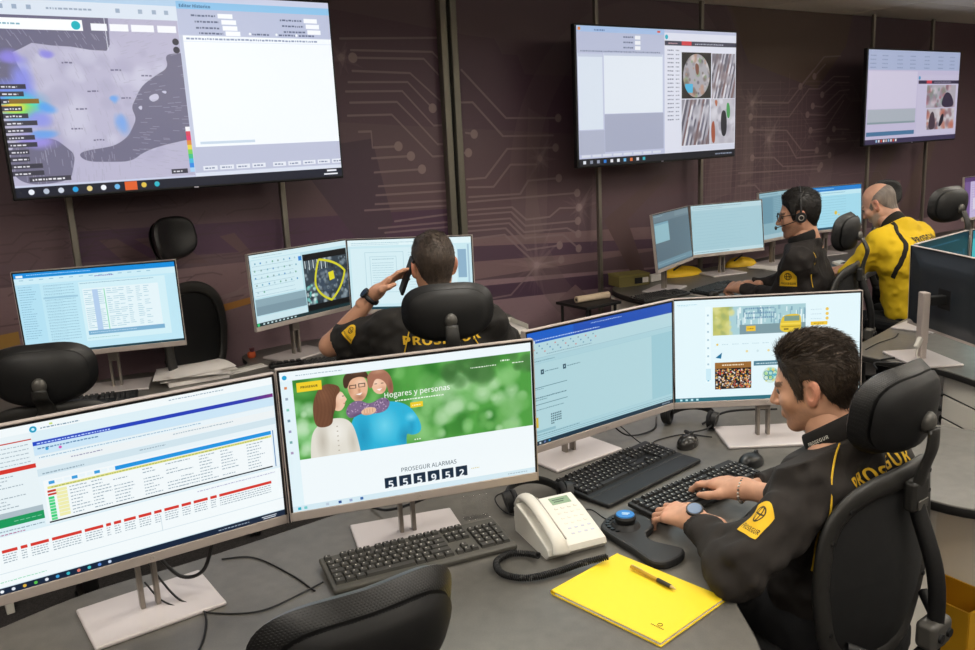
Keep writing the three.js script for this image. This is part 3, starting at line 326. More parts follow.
function wallPrint(g, w, h, s0, s1) {
  const kx = w / (s1 - s0), ky = h / CEIL, X = (s) => (s - s0) * kx, Y = (y) => h - y * ky, P = (pts) => pts.map(([s, y]) => [X(s), Y(y)]);
  rect(g, '#675458', 0, 0, w, h);
  // broad printed fields, each outlined; lowest ones also lightened for lamp light
  blob(g, '#5f4d4d', P([[-3, 2.7], [2.2, 2.7], [1.6, 2.2], [-3, 2.0]])); blob(g, '#5e4852', P([[2.1, 2.5], [3.05, 2.38], [3.245, 2.367], [3.3, 2.277], [3.42, 2.272], [3.474, 2.156], [4.2, 2.14], [4.2, 1.75], [2.1, 1.9]]));
  blob(g, '#685356', P([[-3, 1.62], [3.1, 1.52], [5.4, 1.62], [5.4, 1.32], [3.1, 1.22], [-3, 1.43]])); blob(g, '#553a51', P([[0.76, 1.43], [2.9, 1.36], [2.9, 1.18], [0.74, 1.284]])); blob(g, '#87716f', P([[-3, 1.26], [2.9, 1.17], [5.2, 1.05], [8, 1.2], [8, 0.9], [-3, 0.9]])); blob(g, '#9a8485', P([[-3, 1.0], [2.2, 0.95], [4.6, 0.78], [11, 0.8], [11, 0], [-3, 0]]));
  blob(g, '#5a4454', P([[2.9, 1.12], [5, 0.96], [5, 0.9], [2.9, 1.02]])); blob(g, '#543e50', P([[2.9, 0.86], [5.4, 0.72], [5.4, 0.62], [2.9, 0.76]])); blob(g, '#5d4b4f', P([[5.1, 2.7], [5.6, 2.2], [5.5, 1.3], [7.1, 1.5], [8.6, 2.7]])); blob(g, '#655446', P([[5.4, 2.7], [5.7, 2.25], [6.6, 2.05], [7.0, 2.4], [7.1, 2.7]])); blob(g, '#503d4b', P([[1.85, 1.75], [2.3, 1.1], [2.45, 1.32], [2.35, 1.8]]));
  blob(g, '#66524f', P([[4.13, 1.172], [4.66, 1.45], [4.82, 1.45], [4.36, 1.151], [4.55, 0.72], [4.42, 0.72]])); blob(g, '#8a7473', P([[3.852, 0.753], [3.702, 0.672], [3.844, 0.525], [4.015, 0.615]])); blob(g, '#665050', P([[1.0, 1.37], [1.16, 1.37], [1.35, 1.21], [1.2, 1.22]])); blob(g, '#665050', P([[0.84, 1.38], [0.92, 1.38], [1.1, 1.24], [0.95, 1.25]])); blob(g, '#665050', P([[1.42, 1.34], [1.5, 1.35], [1.6, 1.21], [1.54, 1.22]])); blob(g, '#6b5a52', P([[8.0, 0.9], [8.9, 2.4], [9.05, 2.4], [8.3, 0.9]])); blob(g, '#66564f', P([[7.2, 0.9], [7.9, 1.75], [8.05, 1.7], [7.5, 0.9]]));
  // fine grain of the printing
  for (let i = 0; i < 9000; i++) { g.globalAlpha = 0.10; rect(g, rnd() > 0.5 ? '#7d6968' : '#43353a', rnd() * w, rnd() * h, 2 + 10 * rnd(), 1.5); } g.globalAlpha = 1;
  // rings
  g.lineJoin = 'round'; const ring = (s, y, r, wd, col, a = 0.5) => { g.globalAlpha = a; g.strokeStyle = col; g.lineWidth = wd * ky; g.beginPath(); g.ellipse(X(s), Y(y), r * kx, r * ky, 0, 0, 7); g.stroke(); g.globalAlpha = 1; };
  ring(4.55, 1.45, 1.12, 0.17, '#7a6867', 0.42); ring(4.9, 2.2, 0.7, 0.05, '#715f60', 0.3); for (let i = 0; i < 5; i++) ring(1.62, 0.8, 0.1 + i * 0.045, 0.012, '#9a8684', 0.45);
  // grid and soft specks
  g.strokeStyle = '#8b7572'; g.lineWidth = 2; g.globalAlpha = 0.42; for (let i = 0; i < 22; i++) { g.beginPath(); g.moveTo(X(5.2 + i * 0.06), Y(1.1)); g.lineTo(X(5.2 + i * 0.06), Y(1.7 + 0.5 * hash(i, 9))); g.stroke(); } for (let i = 0; i < 22; i++) { g.beginPath(); g.moveTo(X(5.1), Y(1.05 + i * 0.05)); g.lineTo(X(6.0 + 1.1 * hash(i, 4)), Y(1.05 + i * 0.05)); g.stroke(); } g.globalAlpha = 1;
  // dark line drawing on the first panel
  g.strokeStyle = '#4c3a3b'; g.lineWidth = 3; g.globalAlpha = 0.4; for (let i = 0; i < 60; i++) { let s = 0 + 1.7 * hash(i, 21), y = 1.0 + 0.62 * hash(i, 22); g.beginPath(); g.moveTo(X(s), Y(y)); for (let k = 0; k < 3; k++) { if ((k + i) % 2) s += 0.07 + 0.1 * hash(i, k + 30); else { y += 0.06 * (hash(i, k + 40) - 0.5) * 2; s += 0.05; } g.lineTo(X(s), Y(y)); } g.stroke(); } g.globalAlpha = 1;
  // circuits
  g.lineCap = 'round'; for (const c of CIRCUITS) { const p = []; for (let i = 2; i < c.length; i += 2) p.push([X(c[i]), Y(c[i + 1])]); const far = c[2] > 5; g.strokeStyle = far ? '#8d7c78' : '#8f7f7c'; g.lineWidth = 0.012 * ky; g.globalAlpha = 0.85; g.beginPath(); p.forEach(([x, y], i) => i ? g.lineTo(x, y) : g.moveTo(x, y)); g.stroke(); g.globalAlpha = 1; if (c[0]) dotc(g, '#94847f', p[0][0], p[0][1], 0.028 * kx, 0.028 * ky); if (c[1]) { const e = p[p.length - 1]; dotc(g, '#94847f', e[0], e[1], 0.028 * kx, 0.028 * ky); } }
  // star bursts of the print: rays with their own outline
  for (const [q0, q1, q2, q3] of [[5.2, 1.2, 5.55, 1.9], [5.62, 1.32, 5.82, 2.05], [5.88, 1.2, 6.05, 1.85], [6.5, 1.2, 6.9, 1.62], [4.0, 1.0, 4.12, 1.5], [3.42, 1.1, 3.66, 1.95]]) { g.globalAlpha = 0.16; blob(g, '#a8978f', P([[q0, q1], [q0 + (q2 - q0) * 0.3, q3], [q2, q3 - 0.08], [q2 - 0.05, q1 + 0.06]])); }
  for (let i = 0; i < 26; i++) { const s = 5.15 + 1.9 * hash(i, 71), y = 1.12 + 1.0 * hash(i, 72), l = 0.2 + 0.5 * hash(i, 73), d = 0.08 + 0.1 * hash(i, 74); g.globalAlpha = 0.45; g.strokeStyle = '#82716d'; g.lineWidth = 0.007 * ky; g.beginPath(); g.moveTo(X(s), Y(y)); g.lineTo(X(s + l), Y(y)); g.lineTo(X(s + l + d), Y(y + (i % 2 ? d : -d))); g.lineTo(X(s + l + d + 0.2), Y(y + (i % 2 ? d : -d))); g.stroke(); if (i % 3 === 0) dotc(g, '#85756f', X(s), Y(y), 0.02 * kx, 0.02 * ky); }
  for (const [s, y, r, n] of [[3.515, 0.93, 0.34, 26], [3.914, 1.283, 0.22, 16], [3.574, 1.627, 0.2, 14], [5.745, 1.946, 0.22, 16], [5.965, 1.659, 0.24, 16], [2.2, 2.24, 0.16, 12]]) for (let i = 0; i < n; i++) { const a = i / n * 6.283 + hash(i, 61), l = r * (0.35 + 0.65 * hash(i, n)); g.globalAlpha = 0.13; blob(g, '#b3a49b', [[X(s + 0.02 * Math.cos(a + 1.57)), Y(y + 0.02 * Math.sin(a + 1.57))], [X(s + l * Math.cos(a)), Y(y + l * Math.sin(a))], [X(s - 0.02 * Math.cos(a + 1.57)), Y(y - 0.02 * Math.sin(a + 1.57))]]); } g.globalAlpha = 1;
  // orange and pale streaks
  blob(g, '#c08a3a', P([[1.25, 0.965], [1.8, 1.03], [1.8, 1.0], [1.25, 0.925]])); blob(g, '#b9923f', P([[0.1, 0.98], [0.44, 1.0], [0.44, 0.94], [0.1, 0.9]])); blob(g, '#8d7b78', P([[1.25, 1.01], [1.8, 1.09], [1.8, 1.06], [1.25, 0.99]]));
}
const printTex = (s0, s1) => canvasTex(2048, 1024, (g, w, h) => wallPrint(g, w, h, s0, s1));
const POST_S = 2.885;
{
  const back = room('wall_back', box(S1 - S0, CEIL + 0.2, 0.2, (S0 + S1) / 2, (CEIL + 0.2) / 2, WALL - 0.112), std(0x3b3236, 0.8));
  // printed panels, butt-jointed behind the posts; pieces of one wall
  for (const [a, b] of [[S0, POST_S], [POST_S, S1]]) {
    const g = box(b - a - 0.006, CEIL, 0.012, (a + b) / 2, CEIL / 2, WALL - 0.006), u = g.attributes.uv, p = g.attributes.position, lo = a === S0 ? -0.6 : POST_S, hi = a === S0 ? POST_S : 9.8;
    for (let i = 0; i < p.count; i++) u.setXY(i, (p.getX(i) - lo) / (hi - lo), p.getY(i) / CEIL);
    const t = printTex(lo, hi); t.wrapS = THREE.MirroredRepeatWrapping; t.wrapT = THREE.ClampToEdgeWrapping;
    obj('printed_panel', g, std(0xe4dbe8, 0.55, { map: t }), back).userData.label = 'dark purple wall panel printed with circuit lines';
  }
  const plain = std(0x8b837a, 0.85, { bumpMap: fineBump, bumpScale: 0.0006 });
  room('wall_left', box(0.2, CEIL + 0.2, N1 - WALL + 0.4, S0 - 0.1, (CEIL + 0.2) / 2, (N1 + WALL) / 2), plain);
  room('wall_right', box(0.2, CEIL + 0.2, N1 - WALL + 0.4, S1 + 0.1, (CEIL + 0.2) / 2, (N1 + WALL) / 2), plain);
  room('wall_front', box(S1 - S0, CEIL + 0.2, 0.2, (S0 + S1) / 2, (CEIL + 0.2) / 2, N1 + 0.1), plain);
  room('floor', planarUV(box(S1 - S0 + 0.4, 0.2, N1 - WALL + 0.4, (S0 + S1) / 2, -0.1, (N1 + WALL) / 2), 0.5), std(0xffffff, 0.95, { map: carpetTex }));
  const ceil = room('ceiling', box(S1 - S0 + 0.4, 0.2, N1 - WALL + 0.4, (S0 + S1) / 2, CEIL + 0.13, (N1 + WALL) / 2), std(0x55504a, 0.9));
  const tileM = [0xf3ecdf, 0xefe8da, 0xf6f0e4].map((c) => std(c, 0.9, { bumpMap: fineBump, bumpScale: 0.001 }));
  const tw = 1.2, td = 0.65, tile = new THREE.BoxGeometry(tw - 0.012, 0.022, td - 0.012);
  const ns = Math.floor((S1 - S0) / tw), nn = Math.floor((N1 - WALL) / td); let k = 0;
  for (let i = 0; i < ns; i++) for (let j = 0; j < nn; j++) { const o = obj('tile', tile, tileM[k++ % 3], ceil); o.position.set(S0 + (i + 0.5) * tw, CEIL + 0.011, WALL + (j + 0.5) * td); }
  // unseen lamps over the desks; hanging and uplight added to brighten the ceiling
  const lampM = new THREE.MeshStandardMaterial({ name: 'lamp diffuser', color: 0xffffff, roughness: 0.6, emissive: LIGHT, emissiveIntensity: PANEL_GLOW }), lw = 1.12, ld = 0.56;
  PANELS.forEach(([s, n]) => {
    const t = thing('ceiling_light', 'unseen flat light panel hung below the tiled ceiling, uplight added', 'light', rw(s, LAMP_Y, n), TURN, 'unseen hanging light panels with added uplight');
    obj('frame', [box(lw + 0.04, 0.05, 0.02, 0, 0, ld / 2 + 0.01), box(lw + 0.04, 0.05, 0.02, 0, 0, -ld / 2 - 0.01), box(0.02, 0.05, ld, lw / 2 + 0.01, 0, 0), box(0.02, 0.05, ld, -lw / 2 - 0.01, 0, 0)], M.white, t);
    obj('diffuser', box(lw, 0.008, ld, 0, -0.016, 0), lampM, t); obj('added_uplight_diffuser', box(lw, 0.008, ld, 0, 0.016, 0), lampM, t);
    for (const x of [-1, 1]) for (const z of [-1, 1]) obj('hanger', cyl(0.0015, 0.0015, CEIL - LAMP_Y - 0.024, x * lw * 0.45, (CEIL - LAMP_Y) / 2 + 0.011, z * ld * 0.45, 0, 0, 0, 6), M.metalPole, t);
    for (const [y, rx, k2] of [[-0.03, -Math.PI / 2, 1], [0.03, Math.PI / 2, ADDED_UPLIGHT]]) { const l = new THREE.RectAreaLight(LIGHT, PANEL_LIGHT * k2, lw - 0.02, ld - 0.02); l.position.set(0, y, 0); l.rotation.x = rx; l.name = 'panel'; l.castShadow = true; t.add(l); }
  });
  // double metal post in front of the joint of the print
  const tp = room('trim_1', [rbox(0.046, CEIL, 0.05, 0.006, -0.036, CEIL / 2, 0.025), rbox(0.046, CEIL, 0.05, 0.006, 0.036, CEIL / 2, 0.025)], M.post, rw(POST_S, 0, WALL));
  obj('joint', box(0.028, CEIL, 0.02, 0, CEIL / 2, 0.012), M.bezel, tp);
}
// ---------------------------------------------------------------- wall screens on floor-to-ceiling poles
const TVW = 1.49;
function wallScreen(s, y, show, level, label, polesAt, light, TVH = 0.85) {
  const t = thing('wall_screen', label, 'screen', rw(s, y, -3.974), TURN, undefined);
  obj('housing', [rbox(TVW, TVH, 0.035, 0.006, 0, TVH / 2, -0.022), rbox(TVW * 0.6, TVH * 0.55, 0.04, 0.01, 0, TVH * 0.45, -0.055)], M.bezel, t);
  const sc = obj('screen', tr(new THREE.PlaneGeometry(TVW - 0.024, TVH - 0.024), 0, TVH / 2, 0.0), screenMat(show, level), t); sc.userData.label = 'lit picture area';
  obj('status_light', rbox(0.02, 0.006, 0.004, 0.002, 0, 0.006, -0.003), std(0xc8c4d8, 0.4), t);
  obj('wall_bracket', [box(1.15, 0.05, 0.01, 0, TVH * 0.62, -0.077), box(1.15, 0.05, 0.01, 0, TVH * 0.3, -0.077)], M.black, t);
  const l = new THREE.RectAreaLight(new THREE.Color(0.85, 0.9, 1), light, TVW - 0.1, TVH - 0.1); l.position.set(0, TVH / 2, 0.01); l.rotation.y = Math.PI; l.castShadow = true; l.name = 'screen_glow'; t.add(l);
  for (const ps of polesAt) { const p = thing('screen_pole', 'slim metal pole from floor to ceiling ' + ps[1], 'pole', rw(ps[0], 0, -4.3), TURN, 'poles that carry the wall screens'); obj('tube', rbox(0.03, CEIL - 0.003, 0.03, 0.006, 0, CEIL / 2, 0), M.metalPole, p); obj('floor_plate', box(0.1, 0.008, 0.1, 0, 0.004, 0), M.metalPole, p); obj('clamp', box(0.05, 0.1, 0.22, 0, y + TVH * 0.62, 0.12), M.black, p); }
}
const TVL = 0.25;
wallScreen(1.205, 1.608, 'weather', 0.95, 'largest-looking wall screen showing a weather map beside a table window', [[0.717, 'under the map half of the weather screen'], [1.744, 'under the table half of the weather screen']], TVL);
wallScreen(4.27, 1.562, 'cameras', 0.85, 'wall screen showing four security camera pictures and a round fisheye view', [[3.996, 'behind the table side of the four-camera screen'], [5.026, 'behind the camera side of the four-camera screen']], TVL);
wallScreen(7.38, 1.56, 'far_cameras', 0.75, 'farthest wall screen showing two camera pictures above the man in yellow', [[7.247, 'behind the farthest wall screen, nearer the circuit print'], [8.238, 'behind the farthest wall screen, under its camera pictures']], TVL, 0.775);
// ---------------------------------------------------------------- desks
function desk(label, outline, supports, thick = 0.03) {
  const t = thing('desk', label, 'desk', [0, 0, 0], 0);
  const top = obj('desktop', planarUV(poly(smooth2(outline, 6), thick, 0.003).translate(0, DESK, 0), 1.6), M.desk, t);
  const edge = smooth2(outline, 6); obj('edge_band', sweep(edge.map(([x, z]) => V(x, DESK - thick / 2, z)), edge.map((p, i) => { const a = edge[(i + edge.length - 1) % edge.length], b = edge[(i + 1) % edge.length], dx = b[0] - a[0], dz = b[1] - a[1], l = Math.hypot(dx, dz); return [V(dz / l, 0, -dx / l), V(0, 1, 0)]; }), [[-0.003, -thick / 2 + 0.004], [0.0025, -thick / 2 + 0.004], [0.0025, thick / 2 - 0.004], [-0.003, thick / 2 - 0.004]], true), M.deskEdge, t);
  for (const [w, d, x, z, ry, m] of supports) obj('support_panel', rbox(w, DESK - thick - 0.001, d, 0.004, x, (DESK - thick) / 2, z, 0, ry, 0), m ?? M.white, t);
  return t;
}
desk('grey curved desk with the yellow folder, phone and four monitors', [[-1.45, -1.3], [-1.13, -1.736], [-0.98, -1.89], [-0.79, -2.01], [-0.4, -2.3], [0.0, -2.62], [0.35, -2.98], [0.8, -3.1], [1.15, -3.05], [1.45, -2.8], [1.75, -2.5], [1.78, -2.15], [1.5, -2.02], [1.25, -2.1], [1.1, -2.26], [0.92, -2.32], [0.75, -2.21], [0.62, -2.05], [0.535, -1.884], [0.518, -1.70], [0.506, -1.48], [0.4, -1.3], [0.2, -1.34], [-0.1, -1.46], [-0.4, -1.5], [-0.7, -1.4], [-1.0, -1.2], [-1.3, -1.12]], [[0.11, 0.03, 1.2, -2.24, 0.3], [0.4, 0.03, 1.5, -2.68, -0.2], [0.03, 0.5, -1.05, -1.55, 0.6], [0.6, 0.02, 0.35, -2.6, 0.5]]);
desk('grey desk along the printed wall, seen behind the big front monitors', [[-2.5, -3.1], [-2.42, -3.5], [-1.95, -3.8], [-1.66, -4.0], [-1.5, -3.9], [-1.2, -4.05], [-1.26, -4.28], [-0.55, -4.78], [0.02, -5.15], [0.2, -4.6], [0.16, -4.2], [-0.1, -4.0], [-0.5, -3.92], [-0.95, -3.72], [-1.3, -3.3], [-1.7, -3.05], [-2.2, -2.95]], [[0.03, 0.5, 0.05, -4.7, 0.6], [0.03, 0.5, -2.1, -3.3, 0.6]]);
desk('dark-edged desk of the man with the headset, by the wall', [[0.86, -5.68], [1.2, -6.0], [2.1, -6.63], [2.9, -7.2], [3.5, -7.3], [3.6, -6.8], [3.2, -6.2], [2.85, -6.0], [2.62, -5.75], [2.5, -5.5], [2.3, -5.38], [2.12, -5.46], [1.88, -5.5], [1.62, -5.22], [1.4, -5.02], [1.115, -5.06], [0.965, -5.24]], [[0.03, 0.45, 2.35, -5.75, 0.6, M.blackSoft], [0.03, 0.4, 3.3, -6.7, 0.6, M.blackSoft]], 0.04);
{ // white cupboard block below the tip of that desk
  const t = thing('cupboard', 'small white cupboard below the tip of the headset man\'s desk', 'cupboard', [1.13, 0, -5.6], TURN);
  obj('body', rbox(0.42, 0.695, 0.4, 0.004, 0, 0.3475, 0), M.white, t);
  for (const x of [-0.105, 0.105]) { const d = obj('door', rbox(0.2, 0.66, 0.016, 0.003, x, 0.36, 0.209), M.white, t); obj('handle', rbox(0.01, 0.1, 0.015, 0.004, x * 0.3, 0.5, 0.225), M.silver, d); }
}
desk('grey desk at the picture edge that carries monitors turned away', [[1.66, -3.73], [1.95, -4.08], [2.4, -4.5], [3.2, -4.75], [3.7, -4.2], [3.6, -2.9], [2.9, -2.5], [2.2, -2.5], [1.95, -2.75], [1.92, -3.2], [1.86, -3.42], [1.72, -3.58]], [[0.03, 0.5, 2.6, -4.1, 0.5], [0.03, 0.5, 3.3, -3.3, 0.5]]);
{ // drawer unit below it
  const t = thing('drawer_unit', 'white drawer unit below the desk at the picture edge', 'drawers', [2.17, 0, -3.1], -87 * DEG);
  obj('body', rbox(0.8, 0.62, 0.42, 0.004, 0, 0.4, -0.02), M.white, t);
  let y = 0.705; for (const h of [0.105, 0.105, 0.27]) { const d = obj('drawer', rbox(0.79, h - 0.008, 0.02, 0.004, 0, y - h / 2, 0.2), M.white, t); obj('grip', box(0.79, 0.006, 0.012, 0, y - h + 0.001, 0.2), M.deskEdge, d); y -= h; }
  obj('plinth', box(0.78, 0.085, 0.4, 0, 0.0425, -0.04), M.deskEdge, t);
}
desk('desk of the lilac-lit monitor in the far corner', [[3.85, -7.0], [4.0, -7.55], [4.7, -7.95], [5.3, -7.6], [5.1, -6.9], [4.4, -6.6]], [[0.03, 0.6, 4.5, -7.3, 0.6]]);
{ // low shelf table by the wall with a paper roll and a box
  const t = thing('side_table', 'narrow black side table by the wall at the tip of the desk', 'table', [0.66, 0, -5.4], TURN);
  obj('table_top', rbox(0.3, 0.018, 0.3, 0.003, 0, 0.701, 0), M.black, t);
  for (const [x, z] of [[-1, -1], [1, -1], [-1, 1], [1, 1]]) obj('leg', cyl(0.01, 0.01, 0.692, x * 0.12, 0.346, z * 0.12), M.black, t);
  const r = thing('paper_roll', 'cream paper roll lying on the narrow side table', 'roll', [0.69, 0.732, -5.42], TURN - 0.1); obj('sheet', tr(new THREE.CylinderGeometry(0.022, 0.022, 0.26, 18, 1), 0, 0, 0, 0, 0, Math.PI / 2), std(0xcdb9a0, 0.8), r); obj('core', cyl(0.009, 0.009, 0.262, 0, 0, 0, 0, 0, Math.PI / 2), M.deskEdge, r);
  const b = thing('cardboard_box', 'olive cardboard box with a window, on the desk tip', 'box', [0.99, DESK, -5.78], TURN - 0.25); obj('carton', rbox(0.24, 0.075, 0.15, 0.004, 0, 0.0375, 0), std(0x7d7340, 0.8), b); obj('lid', rbox(0.246, 0.014, 0.156, 0.004, 0, 0.075, 0), std(0x8b8046, 0.8), b); obj('window_cutout', box(0.06, 0.04, 0.004, 0.03, 0.035, 0.0755), M.blackSoft, b); obj('sticker', box(0.045, 0.035, 0.003, 0.085, 0.036, 0.076), M.paper, b);
  const w = thing('folded_paper', 'folded white paper behind the olive cardboard box', 'paper', [1.2, DESK, -5.88], TURN); obj('sheet', rbox(0.16, 0.05, 0.05, 0.01, 0, 0.025, 0), M.paper, w);
}
{ // box file on the floor
  const t = thing('box_file', 'open yellow box file standing on the floor', 'box', [1.41, 0, -2.45], 30 * DEG);
  const w = 0.16, h = 0.3, d = 0.26; obj('front_wall', box(0.006, h, d, -w / 2, h / 2, 0), M.yellowBox, t); obj('back_wall', box(0.006, h, d, w / 2, h / 2, 0), M.yellowBox, t); obj('side_wall', box(w, h, 0.006, 0, h / 2, d / 2), M.yellowBox, t); obj('side_wall', box(w, h * 0.9, 0.006, 0, h * 0.45, -d / 2), M.yellowBox, t); obj('bottom', box(w, 0.006, d, 0, 0.003, 0), M.yellowBox, t);
  obj('label', box(0.09, 0.14, 0.002, 0.02, h * 0.58, d / 2 + 0.004), M.paper, t); obj('label_band', box(0.09, 0.04, 0.002, 0.02, h * 0.76, d / 2 + 0.0055), std(0x5b5878, 0.7), t);
}
// ---------------------------------------------------------------- monitors: 0.612 m wide, on silver stands
const backG = (() => { // gently domed housing
  const n = 14, g = grid(n, n, (u, v) => { const x = (u - 0.5) * 2, y = (v - 0.5) * 2, e = Math.max(Math.abs(x), Math.abs(y)); return V(-x * 0.303, 0.1825 + y * 0.18, -0.012 - 0.026 * sstep(1 - e, 0, 0.45)); }); return g;
})();
const bezelG = join([box(0.608, 0.0055, 0.016, 0, 0.3622, -0.006), box(0.0055, 0.34, 0.016, -0.3028, 0.1925, -0.006), box(0.0055, 0.34, 0.016, 0.3028, 0.1925, -0.006)]);
const rimG = join([box(0.614, 0.0022, 0.018, 0, 0.366, -0.0065), box(0.0022, 0.366, 0.018, -0.3064, 0.183, -0.0065), box(0.0022, 0.366, 0.018, 0.3064, 0.183, -0.0065)]);
const chinG = rbox(0.61, 0.023, 0.017, 0.003, 0, 0.0115, -0.006);
const logoG = tr(new THREE.TorusGeometry(0.004, 0.0009, 5, 16), 0, 0.0115, 0.003);
const scrG = tr(new THREE.PlaneGeometry(0.6, 0.3375), 0, 0.0225 + 0.16875, 0.0008);
function monitor(label, [x, y, z], yaw, tilt, show, level, o = {}) {
  yaw *= DEG; tilt *= DEG; const k = o.scale ?? 1, back = (o.back ?? 0.085);
  const nx = Math.sin(yaw), nz = Math.cos(yaw), t = thing('monitor', label, 'monitor', [x - nx * back, DESK, z - nz * back], yaw, 'desk monitors');
  const bottom = y - DESK, panel = new THREE.Group(); panel.name = 'panel'; panel.position.set(0, bottom, back); panel.rotation.x = -tilt; panel.scale.setScalar(k); t.add(panel);
  obj('back_shell', backG, o.darkBack ? std(0x2a3036, 0.35) : M.black, panel); obj('bezel', bezelG, M.bezel, panel); obj('rim', rimG, M.silverPaint, panel); obj('chin', chinG, M.silverPaint, panel); obj('round_emblem', logoG, M.silver, panel);
  const sc = obj('screen', scrG, screenMat(show, level), panel); sc.userData.label = 'lit screen';
  const ty = bottom + 0.17 * k, zc = (o.bz ?? 0.005) - 0.005, hole = Math.min(0.12, bottom * 0.75);
  obj('column', [rbox(0.011, hole + 0.012, 0.024, 0.003, -0.017, hole / 2 + 0.012, zc), rbox(0.011, hole + 0.012, 0.024, 0.003, 0.017, hole / 2 + 0.012, zc), rbox(0.045, ty + 0.03 - hole, 0.032, 0.005, 0, (ty + 0.03 + hole) / 2 + 0.008, zc)], o.darkBack ? M.silverPaint : M.standMetal, t);
  obj('hinge', [rbox(0.04, 0.04, Math.max(0.02, back - 0.03 - zc), 0.006, 0, ty, (zc + back - 0.03) / 2), rbox(0.09, 0.09, 0.014, 0.004, 0, ty, back - 0.036)], M.black, t);
  obj('base', rbox(0.285, 0.011, 0.2, 0.005, o.bx ?? 0, 0.0055, o.bz ?? 0.005, 0, o.baseTurn ?? 0, 0), M.standBase, t);
  if (o.light) { const l = new THREE.RectAreaLight(new THREE.Color(0.78, 0.93, 1), o.light, 0.58, 0.32); l.position.set(0, 0.19, 0.006); l.rotation.y = Math.PI; l.castShadow = true; l.name = 'screen_glow'; panel.add(l); }
  return t;
}
const by = (y) => 1.76 + y, SL = 0.22;
monitor('nearest monitor showing spreadsheets with red header bars', [-0.749, by(-0.857), -1.695], 32.7, -1.2, 'tables', 0.93, { light: SL, baseTurn: 0.05, bz: -0.02 });
monitor('monitor showing a web page of a family in a park', [-0.185, by(-0.846), -1.928], 16.8, 0.1, 'website', 0.93, { light: SL, bz: -0.1 });
monitor('monitor showing a pale blue text document', [0.353, by(-0.896), -2.496], 35.9, 0.6, 'document', 0.78, { light: SL, bz: -0.09 });
monitor('monitor showing a white portal page, before the man typing', [0.906, by(-0.896), -2.667], -0.8, 3.5, 'portal', 0.95, { light: SL, bz: 0.05 });
monitor('monitor showing a pale blue mail program, near the stack of papers', [-1.664, by(-0.831), -3.625], 15.3, -3, 'mail', 0.9, { scale: 1.06, bz: -0.03 });
monitor('monitor showing a camera picture with a yellow loop, beside the man on the phone', [-0.89, by(-0.828), -4.133], 51.2, 1.9, 'camera_view', 0.9, { bz: -0.02 });
monitor('monitor showing a pale form, behind the head of the man on the phone', [-0.358, by(-0.799), -4.034], -7.2, 1.9, 'form', 0.92);
monitor('monitor with a dim grey desktop, turned sideways at the desk tip', [1.247, by(-0.862), -5.472], 55.9, 6.0, 'dim_desktop', 0.62);
monitor('monitor with a plain pale page, facing the man with the headset', [1.733, by(-0.871), -5.962], 21.2, 6.1, 'pale_page', 0.8);
monitor('monitor half hidden behind the head with the headset', [2.24, by(-0.831), -6.33], 40, 3, 'sidebar_page', 0.7);
monitor('monitor with a blue title bar, just before the man in yellow', [2.75, by(-0.831), -6.65], 23, 3.2, 'blue_page', 0.9, { scale: 0.975 });
monitor('monitor seen from behind, its dark back and silver stand towards us', [2.0, 0.83, -3.56], 94, 1, 'pale_page', 0.7, { darkBack: true, back: 0.13 });
monitor('monitor with a dark list, rising behind the monitor seen from its back', [2.24, 0.83, -4.09], 40.7, 1, 'dark_list', 0.5);
monitor('monitor with a teal page, cut by the picture edge', [2.8, 0.83, -4.27], -8, 1, 'teal_page', 0.8);
monitor('monitor with a lilac page in the far corner', [4.3, 0.9, -7.3], 33, 2, 'lilac_page', 0.8);
// ---------------------------------------------------------------- office chairs (forward = +z of the chair, origin on the floor below the seat)
const sup = (a, n) => { const c = Math.cos(a), s = Math.sin(a); return [Math.sign(c) * Math.pow(Math.abs(c), 2 / n), Math.sign(s) * Math.pow(Math.abs(s), 2 / n)]; };
const BACK = { w: 0.235, h: 0.235, cy: 0.725 };
function backPoint(a, r = 1) { // point on the backrest sheet: concave, leaning back, lumbar curve
  const [c, s] = sup(a, 3.2), y = BACK.cy + s * BACK.h * r, taper = 1 - 0.12 * clamp(-s, 0, 1) - 0.05 * clamp(s, 0, 1), x = c * BACK.w * r * taper;
  return V(x, y, -0.235 + 0.075 * (x / BACK.w) ** 2 - 0.16 * (y - BACK.cy) - 0.035 * Math.cos((y - 0.62) * 7) + 0.02);
}
const seatShape = (dy, grow) => { const pts = Array.from({ length: 40 }, (_, i) => { const [c, s] = sup(i / 40 * Math.PI * 2, 3); return [c * (0.245 + grow), s * (0.235 + grow) + 0.02]; }); return pts; };
